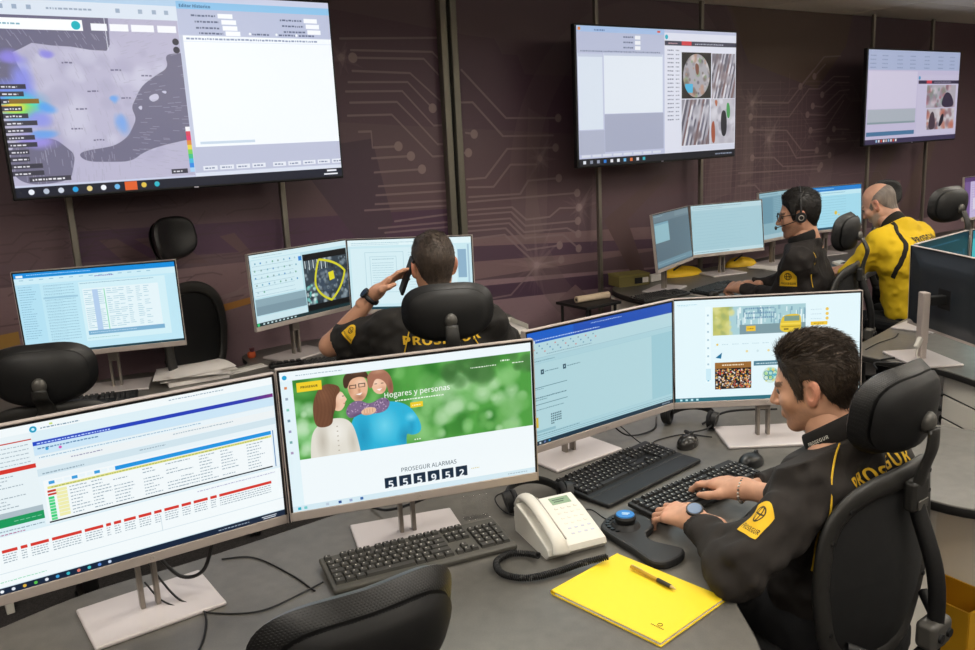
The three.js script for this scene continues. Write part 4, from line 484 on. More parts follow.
const chairGeo = (() => {
  const G = {}, n = 56, path = [], fr = [];
  for (let i = 0; i < n; i++) { const a = i / n * Math.PI * 2, p = backPoint(a), q = backPoint(a + 0.05), r = backPoint(a - 0.05); path.push(p); const t = q.clone().sub(r).normalize(), out = V(p.x, p.y - BACK.cy, 0).normalize(); out.addScaledVector(t, -out.dot(t)).normalize(); fr.push([out, t.clone().cross(out).normalize()]); }
  G.frame = sweep(path, fr, oval(0.029, 0.015, 10), true);
  G.mesh = grid(40, 10, (u, v) => backPoint(u * Math.PI * 2, Math.max(0.001, v)));
  G.seat = poly(seatShape(0, 0), 0.075, 0.022).translate(0, 0.5, 0);
  G.seatPan = poly(seatShape(0, -0.015), 0.03, 0.008).translate(0, 0.428, 0);
  const top = backPoint(Math.PI / 2);
  G.spine = tube([[0, 0.40, -0.08], [0, 0.41, -0.24], [0, 0.5, -0.3], [0, 0.72, -0.315], [0, top.y - 0.06, top.z - 0.03]], 0.02, 24, 8);
  G.bracket = join([tube([[0, 0.56, -0.31], [-0.1, 0.54, -0.29], [-0.185, 0.58, -0.205]], 0.016, 14, 7), tube([[0, 0.56, -0.31], [0.1, 0.54, -0.29], [0.185, 0.58, -0.205]], 0.016, 14, 7)]);
  G.lumbar = rbox(0.09, 0.07, 0.05, 0.015, 0, 0.6, -0.315);
  G.bracketBolt = join([cyl(0.011, 0.011, 0.006, -0.02, 0.6, -0.343, Math.PI / 2), cyl(0.011, 0.011, 0.006, 0.02, 0.6, -0.343, Math.PI / 2)]);
  G.bolts = [0.35, 0.8, 2.34, 2.79, -0.3, 3.44].map((a) => { const p = backPoint(a); return cyl(0.006, 0.006, 0.006, p.x, p.y, p.z - 0.015, Math.PI / 2, 0, 0, 10); });
  G.column = join([cyl(0.027, 0.027, 0.2, 0, 0.2, 0), cyl(0.018, 0.018, 0.16, 0, 0.34, 0)]);
  G.mechanism = rbox(0.17, 0.06, 0.22, 0.015, 0, 0.385, -0.02);
  G.leg = (() => { const p = [V(0, 0.105, 0.02), V(0, 0.1, 0.15), V(0, 0.075, 0.31)]; return sweep(p, p.map((_, i) => [V(1, 0, 0), V(0, 1, 0), [1, 0.85, 0.6][i]]), oval(0.032, 0.02, 10), false); })();
  G.hub = cyl(0.045, 0.04, 0.06, 0, 0.105, 0);
  G.wheel = join([cyl(0.03, 0.03, 0.018, -0.014, 0.03, 0.31, 0, 0, Math.PI / 2, 16), cyl(0.03, 0.03, 0.018, 0.014, 0.03, 0.31, 0, 0, Math.PI / 2, 16), cyl(0.008, 0.008, 0.03, 0, 0.062, 0.31)]);
  // headrest: origin at its centre
  const HW = 0.165, HH = 0.104, form = (x, y, z) => V(x, y, z + 0.055 * (x / HW) ** 2 + (y > 0 ? 0.03 * (y / HH) ** 2 : 0.012 * (y / HH) ** 2));
  const pad = (rim, zf) => (u, v) => { const a = u * Math.PI * 2, [c, s] = sup(a, 2.7), r = Math.min(1, v); return form(c * HW * r * rim, s * HH * r * rim, zf(r)); };
  const inv = (f) => (u, v) => f(1 - u, v);
  G.pad = mergeGeometries([grid(48, 14, inv(pad(1, (r) => 0.03 * Math.sqrt(Math.max(0, 1 - r ** 4)) + 0.003))), grid(48, 10, pad(1, (r) => -0.026 * Math.sqrt(Math.max(0, 1 - r ** 5)) + 0.003))]);
  G.shell = mergeGeometries([grid(48, 10, pad(0.86, (r) => -0.026 - 0.012 * Math.sqrt(Math.max(0, 1 - r ** 6)))), grid(48, 2, inv(pad(0.86, () => -0.018)))]);
  { const uv = G.pad.attributes.uv, p = G.pad.attributes.position; for (let i = 0; i < uv.count; i++) uv.setXY(i, p.getX(i) * 24, (p.getY(i) + p.getZ(i)) * 24); }
  G.knob = join([tr(new THREE.SphereGeometry(0.022, 16, 10).applyMatrix4(new THREE.Matrix4().makeScale(1, 1.2, 0.8)), 0, -0.012, -0.042)]);
  return G;
})();
function chair(label, x, z, turn, o = {}) {
  const lift = o.lift ?? 0, t = thing('office_chair', label, 'chair', [x, 0, z], turn, 'black mesh office chairs'), G = chairGeo, up = (m) => { m.position.y = lift; return m; };
  up(obj('back_frame', G.frame, M.chairPlastic, t)); up(obj('back_mesh', G.mesh, M.chairMesh, t)); for (const g of G.bolts) up(obj('frame_bolt', g, M.chairDark, t));
  up(obj('seat', G.seat, M.chairMesh, t)); up(obj('seat_pan', G.seatPan, M.chairDark, t)); up(obj('spine', G.spine, M.chairDark, t)); const br = up(obj('back_bracket', G.bracket, M.chairDark, t)); obj('lumbar_block', G.lumbar, M.chairGrey, br); obj('bolt', G.bracketBolt, M.chairDark, br);
  const c = obj('gas_column', G.column, M.black, t); c.scale.y = 1 + lift * 2.2; up(obj('mechanism', G.mechanism, M.chairDark, t)); obj('hub', G.hub, M.chairDark, t);
  for (let i = 0; i < 5; i++) { const l = obj('leg', G.leg, M.chairDark, t); l.rotation.y = i / 5 * Math.PI * 2 + 0.3; obj('caster', G.wheel, M.black, l); }
  const top = backPoint(Math.PI / 2), hy = (o.hr ?? 1.12) + lift, hz = (o.hz ?? -0.27), bend = top.z - 0.012;
  const p0 = V(0, top.y + lift - 0.05, bend - 0.012), p1 = V(0, top.y + lift + 0.03, bend - 0.03), p2 = V(0, (top.y + lift + hy) / 2, Math.min(bend, hz) - 0.045), p3 = V(0, hy - 0.03, hz - 0.055), path = new THREE.CatmullRomCurve3([p0, p1, p2, p3]).getPoints(14);
  obj('headrest_post', sweep(path, path.map((p, i) => [V(1, 0, 0), V(0, 0.25, -0.97), lerp(1.15, 0.85, i / 14)]), oval(0.026, 0.011, 10), false), M.chairPlastic, t);
  obj('post_socket', rbox(0.07, 0.075, 0.03, 0.01, 0, top.y + lift - 0.035, bend - 0.016), M.chairPlastic, t); obj('socket_plate', rbox(0.045, 0.022, 0.004, 0.002, 0, top.y + lift - 0.055, bend - 0.0335), M.chairGrey, t);
  const h = new THREE.Group(); h.name = 'headrest'; h.position.set(0, hy, hz); h.rotation.x = o.tip ?? -0.15; t.add(h);
  obj('cushion', G.pad, M.chairLeather, h); obj('shell', G.shell, M.chairDark, h); obj('knob', G.knob, M.chairGrey, h);
  return t;
}
const face = (fx, fz) => Math.atan2(fx, fz);
// placed by the centre of the headrest; local headrest offset is (0, *, hz)
function chairAt(label, hx, hz, fx, fz, o = {}) { const l = Math.hypot(fx, fz), d = -(o.hz ?? -0.27); return chair(label, hx + fx / l * d, hz + fz / l * d, face(fx, fz), o); }
chairAt('empty office chair cut by the bottom edge, before the family web page', -0.192, -1.095, -0.52, -0.855, { hr: 1.103, lift: -0.06, tip: -0.38, hz: -0.22 });
chairAt('office chair of the man typing, nearest chair with its whole back in view', 0.957, -1.845, -0.6, -0.8, { hr: 1.12, hz: -0.232, lift: -0.01 });
chairAt('office chair of the man on the phone', -0.13, -2.9, -0.14, -0.99, { hr: 1.115, lift: 0.06, hz: -0.22, tip: -0.1 });
chairAt('empty office chair in front of the mail program monitor', -1.44, -2.64, -0.3, -0.95, { hr: 1.085 });
chairAt('empty office chair standing between the mail monitor and the wall', -1.51, -4.06, 0.97, 0.25, { hr: 1.2, lift: 0.17 });
chairAt('office chair of the man with the headset', 1.99, -4.57, -0.8, -0.6, { hr: 1.15, lift: 0.03, hz: -0.2 });
chairAt('office chair of the man in the yellow shirt', 2.7, -4.86, -0.5, -0.87, { hr: 1.18, lift: 0.09, hz: -0.2 });
chairAt('empty office chair under the farthest wall screen', 2.95, -6.3, 0.5, 0.87, { hr: 1.15, lift: 0.08 });
// ---------------------------------------------------------------- things on the desks
const keyCache = {};
function keyGeo(w, d, h) { // a keycap: tapered block without its underside, 14 triangles
  const k = [w, d, h].join(); if (keyCache[k]) return keyCache[k];
  const a = w / 2, b = d / 2, c = a - 0.0022, e = b - 0.0026, z = -0.0008, P = [[-a, 0, -b], [a, 0, -b], [a, 0, b], [-a, 0, b], [-c, h, -e + z], [c, h, -e + z], [c, h, e + z], [-c, h, e + z]], F = [[3, 2, 6, 7], [2, 1, 5, 6], [1, 0, 4, 5], [0, 3, 7, 4], [7, 6, 5, 4]], v = [];
  for (const f of F) for (const i of [f[0], f[1], f[2], f[0], f[2], f[3]]) v.push(...P[i]);
  const g = new THREE.BufferGeometry(); g.setAttribute('position', new THREE.Float32BufferAttribute(v, 3)); g.computeVertexNormals(); g.setAttribute('uv', new THREE.Float32BufferAttribute(new Float32Array(v.length / 3 * 2), 2)); return keyCache[k] = g;
}
const ROWS = [[[0, 1], [2, 1], [3, 1], [4, 1], [5, 1], [6.5, 1], [7.5, 1], [8.5, 1], [9.5, 1], [11, 1], [12, 1], [13, 1], [14, 1], [15.3, 1], [16.3, 1], [17.3, 1]],
  [...Array.from({ length: 13 }, (_, i) => [i, 1]), [13, 2], [15.3, 1], [16.3, 1], [17.3, 1], [18.6, 1], [19.6, 1], [20.6, 1], [21.6, 1]],
  [[0, 1.5], ...Array.from({ length: 12 }, (_, i) => [1.5 + i, 1]), [13.5, 1.5], [15.3, 1], [16.3, 1], [17.3, 1], [18.6, 1], [19.6, 1], [20.6, 1], [21.6, 1, 2]],
  [[0, 1.75], ...Array.from({ length: 11 }, (_, i) => [1.75 + i, 1]), [12.75, 2.25], [18.6, 1], [19.6, 1], [20.6, 1]],
  [[0, 1.25], [1.25, 1], ...Array.from({ length: 10 }, (_, i) => [2.25 + i, 1]), [12.25, 2.75], [16.3, 1], [18.6, 1], [19.6, 1], [20.6, 1], [21.6, 1, 2]],
  [[0, 1.25], [1.25, 1.25], [2.5, 1.25], [3.75, 6.25], [10, 1.25], [11.25, 1.25], [12.5, 1.25], [13.75, 1.25], [15.3, 1], [16.3, 1], [17.3, 1], [18.6, 2], [20.6, 1]]];
function keyboard(label, x, z, yaw, o = {}) {
  const t = thing('keyboard', label, 'keyboard', [x, DESK, z], yaw * DEG, 'desk keyboards'), u = (o.w ?? 0.45) / 23.6, W = o.w ?? 0.45, D = o.d ?? 0.158, rest = o.rest ?? 0, slope = 0.07;
  const tiltG = (g) => g; const body = obj('body', tr(rbox(W, 0.014, D, 0.005, 0, 0.013, 0), 0, 0, 0, slope), o.board ?? M.boardBlack, t);
  if (rest) obj('wrist_rest', rbox(W, 0.014, rest, 0.006, 0, 0.0075, D / 2 + rest / 2 - 0.002), M.boardBlack, t);
  obj('foot', [box(0.03, 0.012, 0.01, -W * 0.4, 0.006, -D / 2 + 0.015), box(0.03, 0.012, 0.01, W * 0.4, 0.006, -D / 2 + 0.015)], M.boardBlack, t);
  const keys = [], pv = D / 7.2;
  ROWS.forEach((row, r) => { for (const [c, w, tall] of row) { const kx = -W / 2 + (c + w / 2 + 0.5) * u, kz = -D / 2 + (r + 0.85 + (r ? 0.28 : 0) + (tall ? 0.5 : 0)) * pv * 0.96, g = keyGeo(+(w * u - 0.0016).toFixed(5), +((tall ? 2 : 1) * pv * 0.96 - 0.0016).toFixed(5), 0.008), y = 0.0195 - kz * Math.tan(slope); keys.push([g, kx, y, kz]); } });
  if (o.detail) for (const [g, kx, y, kz] of keys) { const k = obj('key', g, o.key ?? M.keyBlack, t); k.position.set(kx, y, kz); k.rotation.x = slope; if (o.legend) { const l = obj('key_legend', legendG, M.legend, k); l.position.set(-0.002, 0.0083, -0.003); } }
  else obj('key_block', keys.map(([g, kx, y, kz]) => tr(g.clone(), kx, y, kz, slope)), o.key ?? M.keyBlack, t);
  return t;
}
M.legend = std(0xb9b6ae, 0.6); const legendG = box(0.0032, 0.0004, 0.0042, 0, 0, 0);
keyboard('charcoal keyboard between the family web page monitor and the empty chair', -0.2, -1.968, 23.2, { w: 0.475, d: 0.158, detail: true, legend: true, key: M.keyGrey, board: M.boardGrey });
keyboard('black keyboard with a wrist rest under the blue document monitor', 0.384, -2.455, 42.4, { w: 0.455, d: 0.15, rest: 0.07, detail: true, legend: true });
keyboard('black keyboard under the hands of the man typing', 0.584, -2.27, 37.6, { w: 0.455, d: 0.142, detail: true, legend: true });
keyboard('black keyboard before the mail program monitor', -1.74, -3.46, 20, { w: 0.46, d: 0.155 });
keyboard('black keyboard under the arm of the man on the phone', -0.68, -3.98, 18, { w: 0.44, d: 0.145 });
keyboard('black keyboard under the hands of the man with the headset', 1.5, -5.42, 45, { w: 0.44, d: 0.145 });
keyboard('black keyboard on the tip of the headset man\'s desk', 1.09, -5.24, 34, { w: 0.4, d: 0.145 });
function mouse(label, x, z, yaw, m) {
  const t = thing('computer_mouse', label, 'mouse', [x, DESK, z], yaw, 'computer mice'), f = (u, v) => { const a = u * Math.PI * 2, r = Math.sin(v * Math.PI / 2), c = Math.cos(a) * r, s = Math.sin(a) * r; return V(c * (0.031 - 0.004 * s), 0.038 * Math.cos(v * Math.PI / 2) ** 0.8 * (1 - 0.25 * s) + 0.001, s * 0.055); };
  obj('shell', grid(32, 12, (u, v) => f(1 - u, v)), m, t); obj('wheel', cyl(0.009, 0.009, 0.007, 0, 0.033, 0.026, 0, 0, Math.PI / 2, 14), M.bezel, t); obj('button_gap', tube([[0, 0.0385, 0.0], [0, 0.0345, 0.025], [0, 0.02, 0.047], [0, 0.008, 0.0535]], 0.0009, 14, 5), M.bezel, t);
}
mouse('black computer mouse beside the hand of the man typing', 0.795, -2.47, 2.3, std(0x141516, 0.35));
mouse('shiny dark mouse behind the keyboard with the wrist rest', 0.645, -2.66, 2.5, std(0x2c2a28, 0.2));
mouse('black mouse under the hand of the man with the headset', 1.42, -5.22, 2.4, std(0x141516, 0.4));
{ // desk phone
  const t = thing('desk_phone', 'white desk telephone with a green display, handset on its cradle', 'telephone', [0.16, DESK, -2.04], 22 * DEG);
  const side = (pts, w) => { const sh = new THREE.Shape(pts.map(([z, y]) => new THREE.Vector2(z, y))); const g = new THREE.ExtrudeGeometry(sh, { depth: w - 0.006, bevelEnabled: true, bevelSize: 0.003, bevelThickness: 0.003, bevelSegments: 2 }); g.rotateY(-Math.PI / 2); return g.translate((w - 0.006) / 2, 0, 0); };
  const prof = [[-0.095, 0.0], [-0.1, 0.062], [-0.085, 0.076], [-0.02, 0.062], [0.095, 0.026], [0.1, 0.016], [0.085, 0.0]];
  obj('body', side(prof.map(([z, y]) => [z, y]), 0.165), M.phone, t);
  const top = (x, z, lift = 0) => { const k = (z + 0.085) / 0.18; return [x, lerp(0.079, 0.0295, clamp(k, 0, 1)) + lift + (z < -0.02 ? 0 : 0.002), z]; }, sl = 0.27;
  obj('display', tr(box(0.056, 0.004, 0.03, 0, 0, 0), 0.035, 0.0725, -0.062, sl - 0.03), M.lcd, t); obj('display_text', [tr(box(0.036, 0.0005, 0.003, 0, 0, 0), 0.032, 0.0755, -0.066, sl - 0.03), tr(box(0.028, 0.0005, 0.003, 0, 0, 0), 0.03, 0.0738, -0.058, sl - 0.03)], std(0x36503a, 0.5), t);
  for (let r = 0; r < 6; r++) for (let c = 0; c < 4; c++) { const b = obj('button', keyGeo(0.0125, 0.0095, 0.0035), r > 3 ? std(0xbfc3d4, 0.5) : M.phone, t); const z = -0.03 + r * 0.0185; b.position.set(0.008 + c * 0.0185, 0.0655 - (z + 0.03) * 0.315, z); b.rotation.x = 0.31; }
  const hs = [[-0.052, 0.075, -0.115], [-0.052, 0.098, -0.1], [-0.052, 0.104, -0.06], [-0.052, 0.092, 0.0], [-0.052, 0.074, 0.055], [-0.052, 0.055, 0.1], [-0.052, 0.03, 0.112]].map((p) => V(...p)), hp = new THREE.CatmullRomCurve3(hs).getPoints(26);
  const h = obj('handset', sweep(hp, hp.map((p, i) => { const a = hp[Math.max(0, i - 1)], b = hp[Math.min(26, i + 1)], tt = b.clone().sub(a).normalize(), e = Math.abs(i / 13 - 1); return [V(1, 0, 0), V(1, 0, 0).cross(tt).normalize(), 0.82 + 0.3 * e * e]; }), oval(0.021, 0.012, 14), false), M.phone, t); h.position.y = -0.012;
  obj('cradle_gap', box(0.003, 0.004, 0.17, -0.0225, 0.062, 0.0, 0.27), M.whiteDark, t); obj('line_jack', box(0.014, 0.012, 0.02, 0.08, 0.012, 0.075), M.whiteDark, t);
  const c = tag(obj('coiled_cord', (() => { const cv = new THREE.CatmullRomCurve3([[0.262, 0.768, -1.876], [0.2, 0.756, -1.872], [0.13, 0.752, -1.842], [0.06, 0.752, -1.822], [0.005, 0.752, -1.85], [-0.005, 0.752, -1.91], [0.03, 0.752, -1.945], [0.075, 0.752, -1.94], [0.098, 0.757, -1.918]].map((p) => V(...p))), n = 900, pts = [], fr = cv.computeFrenetFrames(n); for (let i = 0; i <= n; i++) { const p = cv.getPointAt(i / n), a = i * 0.62; pts.push(p.addScaledVector(fr.normals[i], 0.0066 * Math.cos(a)).addScaledVector(fr.binormals[i], 0.0066 * Math.sin(a))); } return new THREE.TubeGeometry(new THREE.CatmullRomCurve3(pts), 1800, 0.0022, 5); })(), M.cable), 'black coiled telephone cord looping in front of the phone', 'cord'); void c;
}
{ // puck controller
  const t = thing('puck_controller', 'black puck controller with a blue cap and a broad palm rest', 'controller', [0.33, DESK, -2.045], -40 * DEG);
  const out = [[-0.06, -0.03], [-0.035, -0.058], [0.02, -0.06], [0.055, -0.03], [0.06, 0.01], [0.085, 0.03], [0.165, 0.028], [0.178, 0.05], [0.165, 0.1], [0.14, 0.112], [0.07, 0.085], [0.0, 0.06], [-0.05, 0.035]];
  obj('base', poly(smooth2(out.map(([x, z]) => [x * 1.08, (z - 0.01) * 1.2]), 5), 0.022, 0.007).translate(0, 0.022, 0), std(0x1b1b1c, 0.55), t);
  obj('collar', cyl(0.04, 0.03, 0.012, 0, 0.028, -0.005, 0, 0, 0, 28), M.black, t); obj('puck', [cyl(0.025, 0.029, 0.014, 0, 0.04, -0.005, 0, 0, 0, 28), cyl(0.029, 0.026, 0.006, 0, 0.05, -0.005, 0, 0, 0, 28)], M.black, t);
  const cap = obj('cap', cyl(0.0245, 0.023, 0.003, 0, 0.054, -0.005, 0, 0, 0, 28), std(0x1676c4, 0.3), t); cap.userData.label = 'blue cap'; obj('cap_mark', [box(0.02, 0.001, 0.004, 0, 0.0558, -0.008, 0, 0.5), box(0.016, 0.001, 0.003, 0.002, 0.0558, -0.001, 0, 0.5)], std(0xcfe6f6, 0.5), t);
  for (let i = 0; i < 9; i++) { const a = 2.2 + i * 0.32; obj('button', cyl(0.006, 0.006, 0.004, Math.cos(a) * 0.049 - 0.002, 0.0235, Math.sin(a) * -0.046 - 0.012, 0, 0, 0, 10), M.bezel, t); } obj('key_plate', rbox(0.03, 0.006, 0.02, 0.003, -0.028, 0.025, -0.045, 0, 0.5), M.bezel, t);
}
{ // yellow folder and pen
  const t = thing('folder', 'bright yellow cardboard folder lying on the desk by the phone', 'folder', [0.306, DESK, -1.73], -47.9 * DEG), cov = (y, k, d = 0) => { const g = grid(24, 18, (u, v) => { const x = (u - 0.5) * 0.3, z = (0.5 - v) * 0.237; const notch = 0.0; return V(x * k, y + 0.006 * Math.sin(u * Math.PI) * Math.sin(v * Math.PI) + 0.004 * (1 - u) * (1 - Math.abs(v - 0.5)) + d, z * k - notch); }); return g; };
  obj('back_cover', rbox(0.302, 0.002, 0.239, 0.001, 0, 0.0012, 0), M.yellow, t); obj('sheets', rbox(0.292, 0.006, 0.23, 0.001, 0.002, 0.005, 0.001), M.paper, t);
  obj('front_cover', solid(24, 18, (u, v) => V((u - 0.5) * 0.3, 0.0105 + 0.004 * Math.sin(u * Math.PI) * Math.sin(v * Math.PI), (0.5 - v) * 0.237), (u, v) => V((u - 0.5) * 0.3, 0.009 + 0.004 * Math.sin(u * Math.PI) * Math.sin(v * Math.PI), (0.5 - v) * 0.237)), M.yellow, t);
  obj('spine_fold', tube([[-0.15, 0.006, 0.1185], [-0.15, 0.006, -0.1185]], 0.0058, 4, 8), M.yellow, t);
  obj('printed_mark', [tr(new THREE.TorusGeometry(0.0052, 0.0007, 4, 18), 0.112, 0.0122, 0.068, Math.PI / 2), ...[...'prosegur'].map((_, i) => box(0.0022, 0.0004, 0.003, 0.097 + i * 0.0042, 0.0121, 0.078))], std(0x4b4213, 0.7), t);
  const p = thing('pen', 'gold pen with a dark grip lying on the yellow folder', 'pen', [0.352, DESK + 0.0195, -1.782], -54.5 * DEG); const along = (g) => g; obj('barrel', cyl(0.0045, 0.0045, 0.085, -0.027, 0, 0, 0, 0, Math.PI / 2, 14), std(0xc39a2e, 0.3, { metalness: 0.4 }), p); obj('grip', cyl(0.0052, 0.0052, 0.04, 0.034, 0, 0, 0, 0, Math.PI / 2, 14), M.black, p); obj('tip', cyl(0.0045, 0.0012, 0.014, 0.061, 0, 0, 0, 0, -Math.PI / 2, 14), std(0xc7b27a, 0.3, { metalness: 0.5 }), p); obj('clip', rbox(0.035, 0.0015, 0.003, 0.0007, -0.05, 0.0056, 0), std(0xd9c48a, 0.3, { metalness: 0.6 }), p);
}
function headset(label, x, z, yaw, open) { // lying flat
  const t = thing('headset', label, 'headset', [x, DESK, z], yaw), band = []; for (let i = 0; i <= 20; i++) { const a = Math.PI * (0.02 + 0.96 * i / 20); band.push(V(Math.cos(a) * 0.085, 0.02 + 0.02 * Math.sin(a), -Math.sin(a) * 0.1)); }
  obj('headband', sweep(band, band.map((p, i) => { const o = V(p.x, 0, p.z).normalize(); return [V(0, 1, 0), o]; }), oval(0.013, 0.005, 10), false), M.black, t);
  for (const s of [-1, 1]) { const e = obj('earcup', [cyl(0.032, 0.03, 0.02, s * 0.085, 0.033, 0.012, 0, 0, Math.PI / 2 - s * 0.25, 22)], M.black, t); obj('cushion', tr(new THREE.TorusGeometry(0.024, 0.009, 8, 20), s * 0.072, 0.033, 0.012, 0, Math.PI / 2, 0), M.blackSoft, e); }
  obj('microphone_boom', tube([[0.09, 0.03, 0.02], [0.075, 0.02, 0.07], [0.03, 0.014, 0.11]], 0.003, 16, 6), M.black, t); obj('microphone', tr(new THREE.CapsuleGeometry(0.007, 0.016, 4, 8), 0.022, 0.014, 0.114, 0, 0, 1.2), M.blackSoft, t);
}
headset('black headset lying beside the white phone', 0.115, -2.245, 0.25);
headset('black headset lying on cables between two front monitors', 0.7, -2.855, -0.5);
const wire = (label, pts, r = 0.0022) => { const c = tag(obj('cable', tube(pts.map(([x, z, y]) => V(x, DESK + (y ?? r + 0.0006), z)), r, 60, 6), M.cable), label, 'cable'); return c; };
wire('thin black cable curling on the desk behind the empty chair', [[-0.711, -2.01], [-0.64, -2.014], [-0.515, -1.914], [-0.437, -1.826]]);
wire('thin black cable running from the nearest monitor base to the charcoal keyboard', [[-0.425, -1.867], [-0.47, -1.816], [-0.547, -1.749], [-0.66, -1.752], [-0.78, -1.79, 0.016], [-0.83, -1.82, 0.05]]);
wire('black cable dropping over the front of the nearest monitor base', [[-0.82, -1.83, 0.09], [-0.75, -1.8, 0.016], [-0.68, -1.76, 0.006], [-0.64, -1.62], [-0.66, -1.45]], 0.0026);
wire('thick black cable hanging below the nearest monitor', [[-0.82, -1.87, 0.1], [-0.76, -1.86, 0.04], [-0.7, -1.84, 0.06], [-0.665, -1.845, 0.14]], 0.0045);
wire('black cable behind the family web page monitor', [[-0.36, -2.28], [-0.3, -2.2, 0.03], [-0.2, -2.12, 0.09], [-0.14, -2.1, 0.13]], 0.004);
wire('thin cable leading from the white phone towards the document monitor', [[0.2, -2.12, 0.02], [0.26, -2.2], [0.3, -2.13], [0.36, -2.1]], 0.0016);
wire('thin cable curling between the phone and the headset', [[0.05, -2.36], [0.0, -2.32], [0.03, -2.2], [0.1, -2.15, 0.01]], 0.0016);
wire('loose cables behind the blue document monitor', [[0.36, -2.72, 0.12], [0.45, -2.74, 0.02], [0.56, -2.82], [0.6, -2.95]], 0.003);
wire('cable crossing to the headset between two front monitors', [[0.42, -2.66, 0.08], [0.5, -2.66, 0.01], [0.56, -2.72], [0.66, -2.76], [0.74, -2.72]], 0.0022);
wire('black cable in front of the white portal monitor stand', [[0.74, -2.85], [0.82, -2.86, 0.04], [0.9, -2.82, 0.06], [1.0, -2.84, 0.05]], 0.004);
wire('black cable bundle on the desk at the picture edge', [[1.62, -3.42], [1.66, -3.52], [1.74, -3.5], [1.82, -3.48], [1.78, -3.58], [1.7, -3.56], [1.86, -3.62]], 0.004);
wire('thin cable by the stand of the monitor seen from behind', [[1.72, -3.75], [1.82, -3.85], [1.95, -3.95], [2.0, -4.02]], 0.0025);
{ // white plug and cable on that desk
  const t = thing('power_plug', 'small white plug hanging at the dark monitor back', 'plug', [1.83, DESK + 0.09, -3.5], 0.5); obj('body', rbox(0.022, 0.05, 0.02, 0.006, 0, 0, 0, 0, 0, -0.6), M.phone, t); obj('lead', tube([[0, -0.02, 0], [-0.02, -0.05, 0.01], [-0.02, -0.085, 0.03]], 0.003, 12, 6), M.phone, t);
}
{ // clear card holder
  const t = thing('card_holder', 'small clear plastic holder behind the charcoal keyboard', 'holder', [-0.06, DESK, -2.2], 0.3); obj('plate', rbox(0.075, 0.06, 0.003, 0.001, 0, 0.031, 0, -0.15), M.glass, t); obj('foot', rbox(0.075, 0.003, 0.03, 0.001, 0, 0.0016, 0.014), M.glass, t);
}
{ // papers on the rear desk
  const t = thing('paper_stack', 'untidy stack of white papers beside the mail monitor', 'papers', [-1.385, DESK, -3.84], 0.4);
  for (let i = 0; i < 7; i++) { const s = obj('sheet', grid(8, 6, (u, v) => V((u - 0.5) * 0.297, 0.022 + i * 0.004 + 0.02 * Math.sin(u * 2.6) * Math.sin(v * 3.1) * (i / 7), (0.5 - v) * 0.21)), M.paper, t); s.rotation.y = [0, 0.05, -0.04, 0.2, -0.12, 0.06, 0.3][i]; s.position.set([0, 0.01, -0.01, 0.03, -0.02, 0, 0.02][i], 0, [0, 0.01, -0.01, 0, 0.02, -0.015, 0.01][i]); }
  obj('pad', rbox(0.27, 0.02, 0.19, 0.003, 0.01, 0.0105, 0.01, 0, 0.1), M.paper, t).userData.label = 'thick pad below';
  const e = thing('envelope', 'single white envelope sticking out behind the paper stack', 'envelope', [-1.17, DESK, -3.95], 0.75); obj('front', rbox(0.2, 0.004, 0.07, 0.001, 0, 0.0025, 0), M.paper, e); obj('flap', rbox(0.2, 0.0015, 0.03, 0.0005, 0, 0.0053, -0.018), M.phone, e);
  const q = thing('orange_pouch', 'tiny orange pouch beside the stand of the camera monitor', 'pouch', [-1.2, DESK, -4.18], 0.6); obj('pouch', rbox(0.04, 0.035, 0.03, 0.012, 0, 0.0175, 0), std(0xc8562a, 0.6), q); obj('tie', cyl(0.01, 0.014, 0.02, 0.004, 0.042, 0), std(0x5a2f3a, 0.6), q);
  const r = thing('button_box', 'low black button box in front of the camera monitor', 'switch box', [-0.98, DESK, -3.98], 0.35); obj('case', rbox(0.16, 0.018, 0.05, 0.004, 0, 0.009, 0), M.black, r); for (let i = 0; i < 5; i++) obj('button', rbox(0.022, 0.012, 0.03, 0.004, -0.06 + i * 0.03, 0.022, 0), M.bezel, r);
  const w = thing('paper_tray', 'white paper tray at the end of the phone man\'s desk', 'tray', [0.1, DESK, -4.5], 0.4); obj('floor_plate', rbox(0.16, 0.004, 0.22, 0.001, 0, 0.003, 0), M.phone, w); obj('rim', [rbox(0.004, 0.05, 0.22, 0.001, -0.08, 0.026, 0), rbox(0.004, 0.05, 0.22, 0.001, 0.08, 0.026, 0), rbox(0.16, 0.05, 0.004, 0.001, 0, 0.026, -0.11)], M.phone, w); obj('paper', rbox(0.15, 0.02, 0.2, 0.001, 0, 0.016, 0), M.paper, w);
}
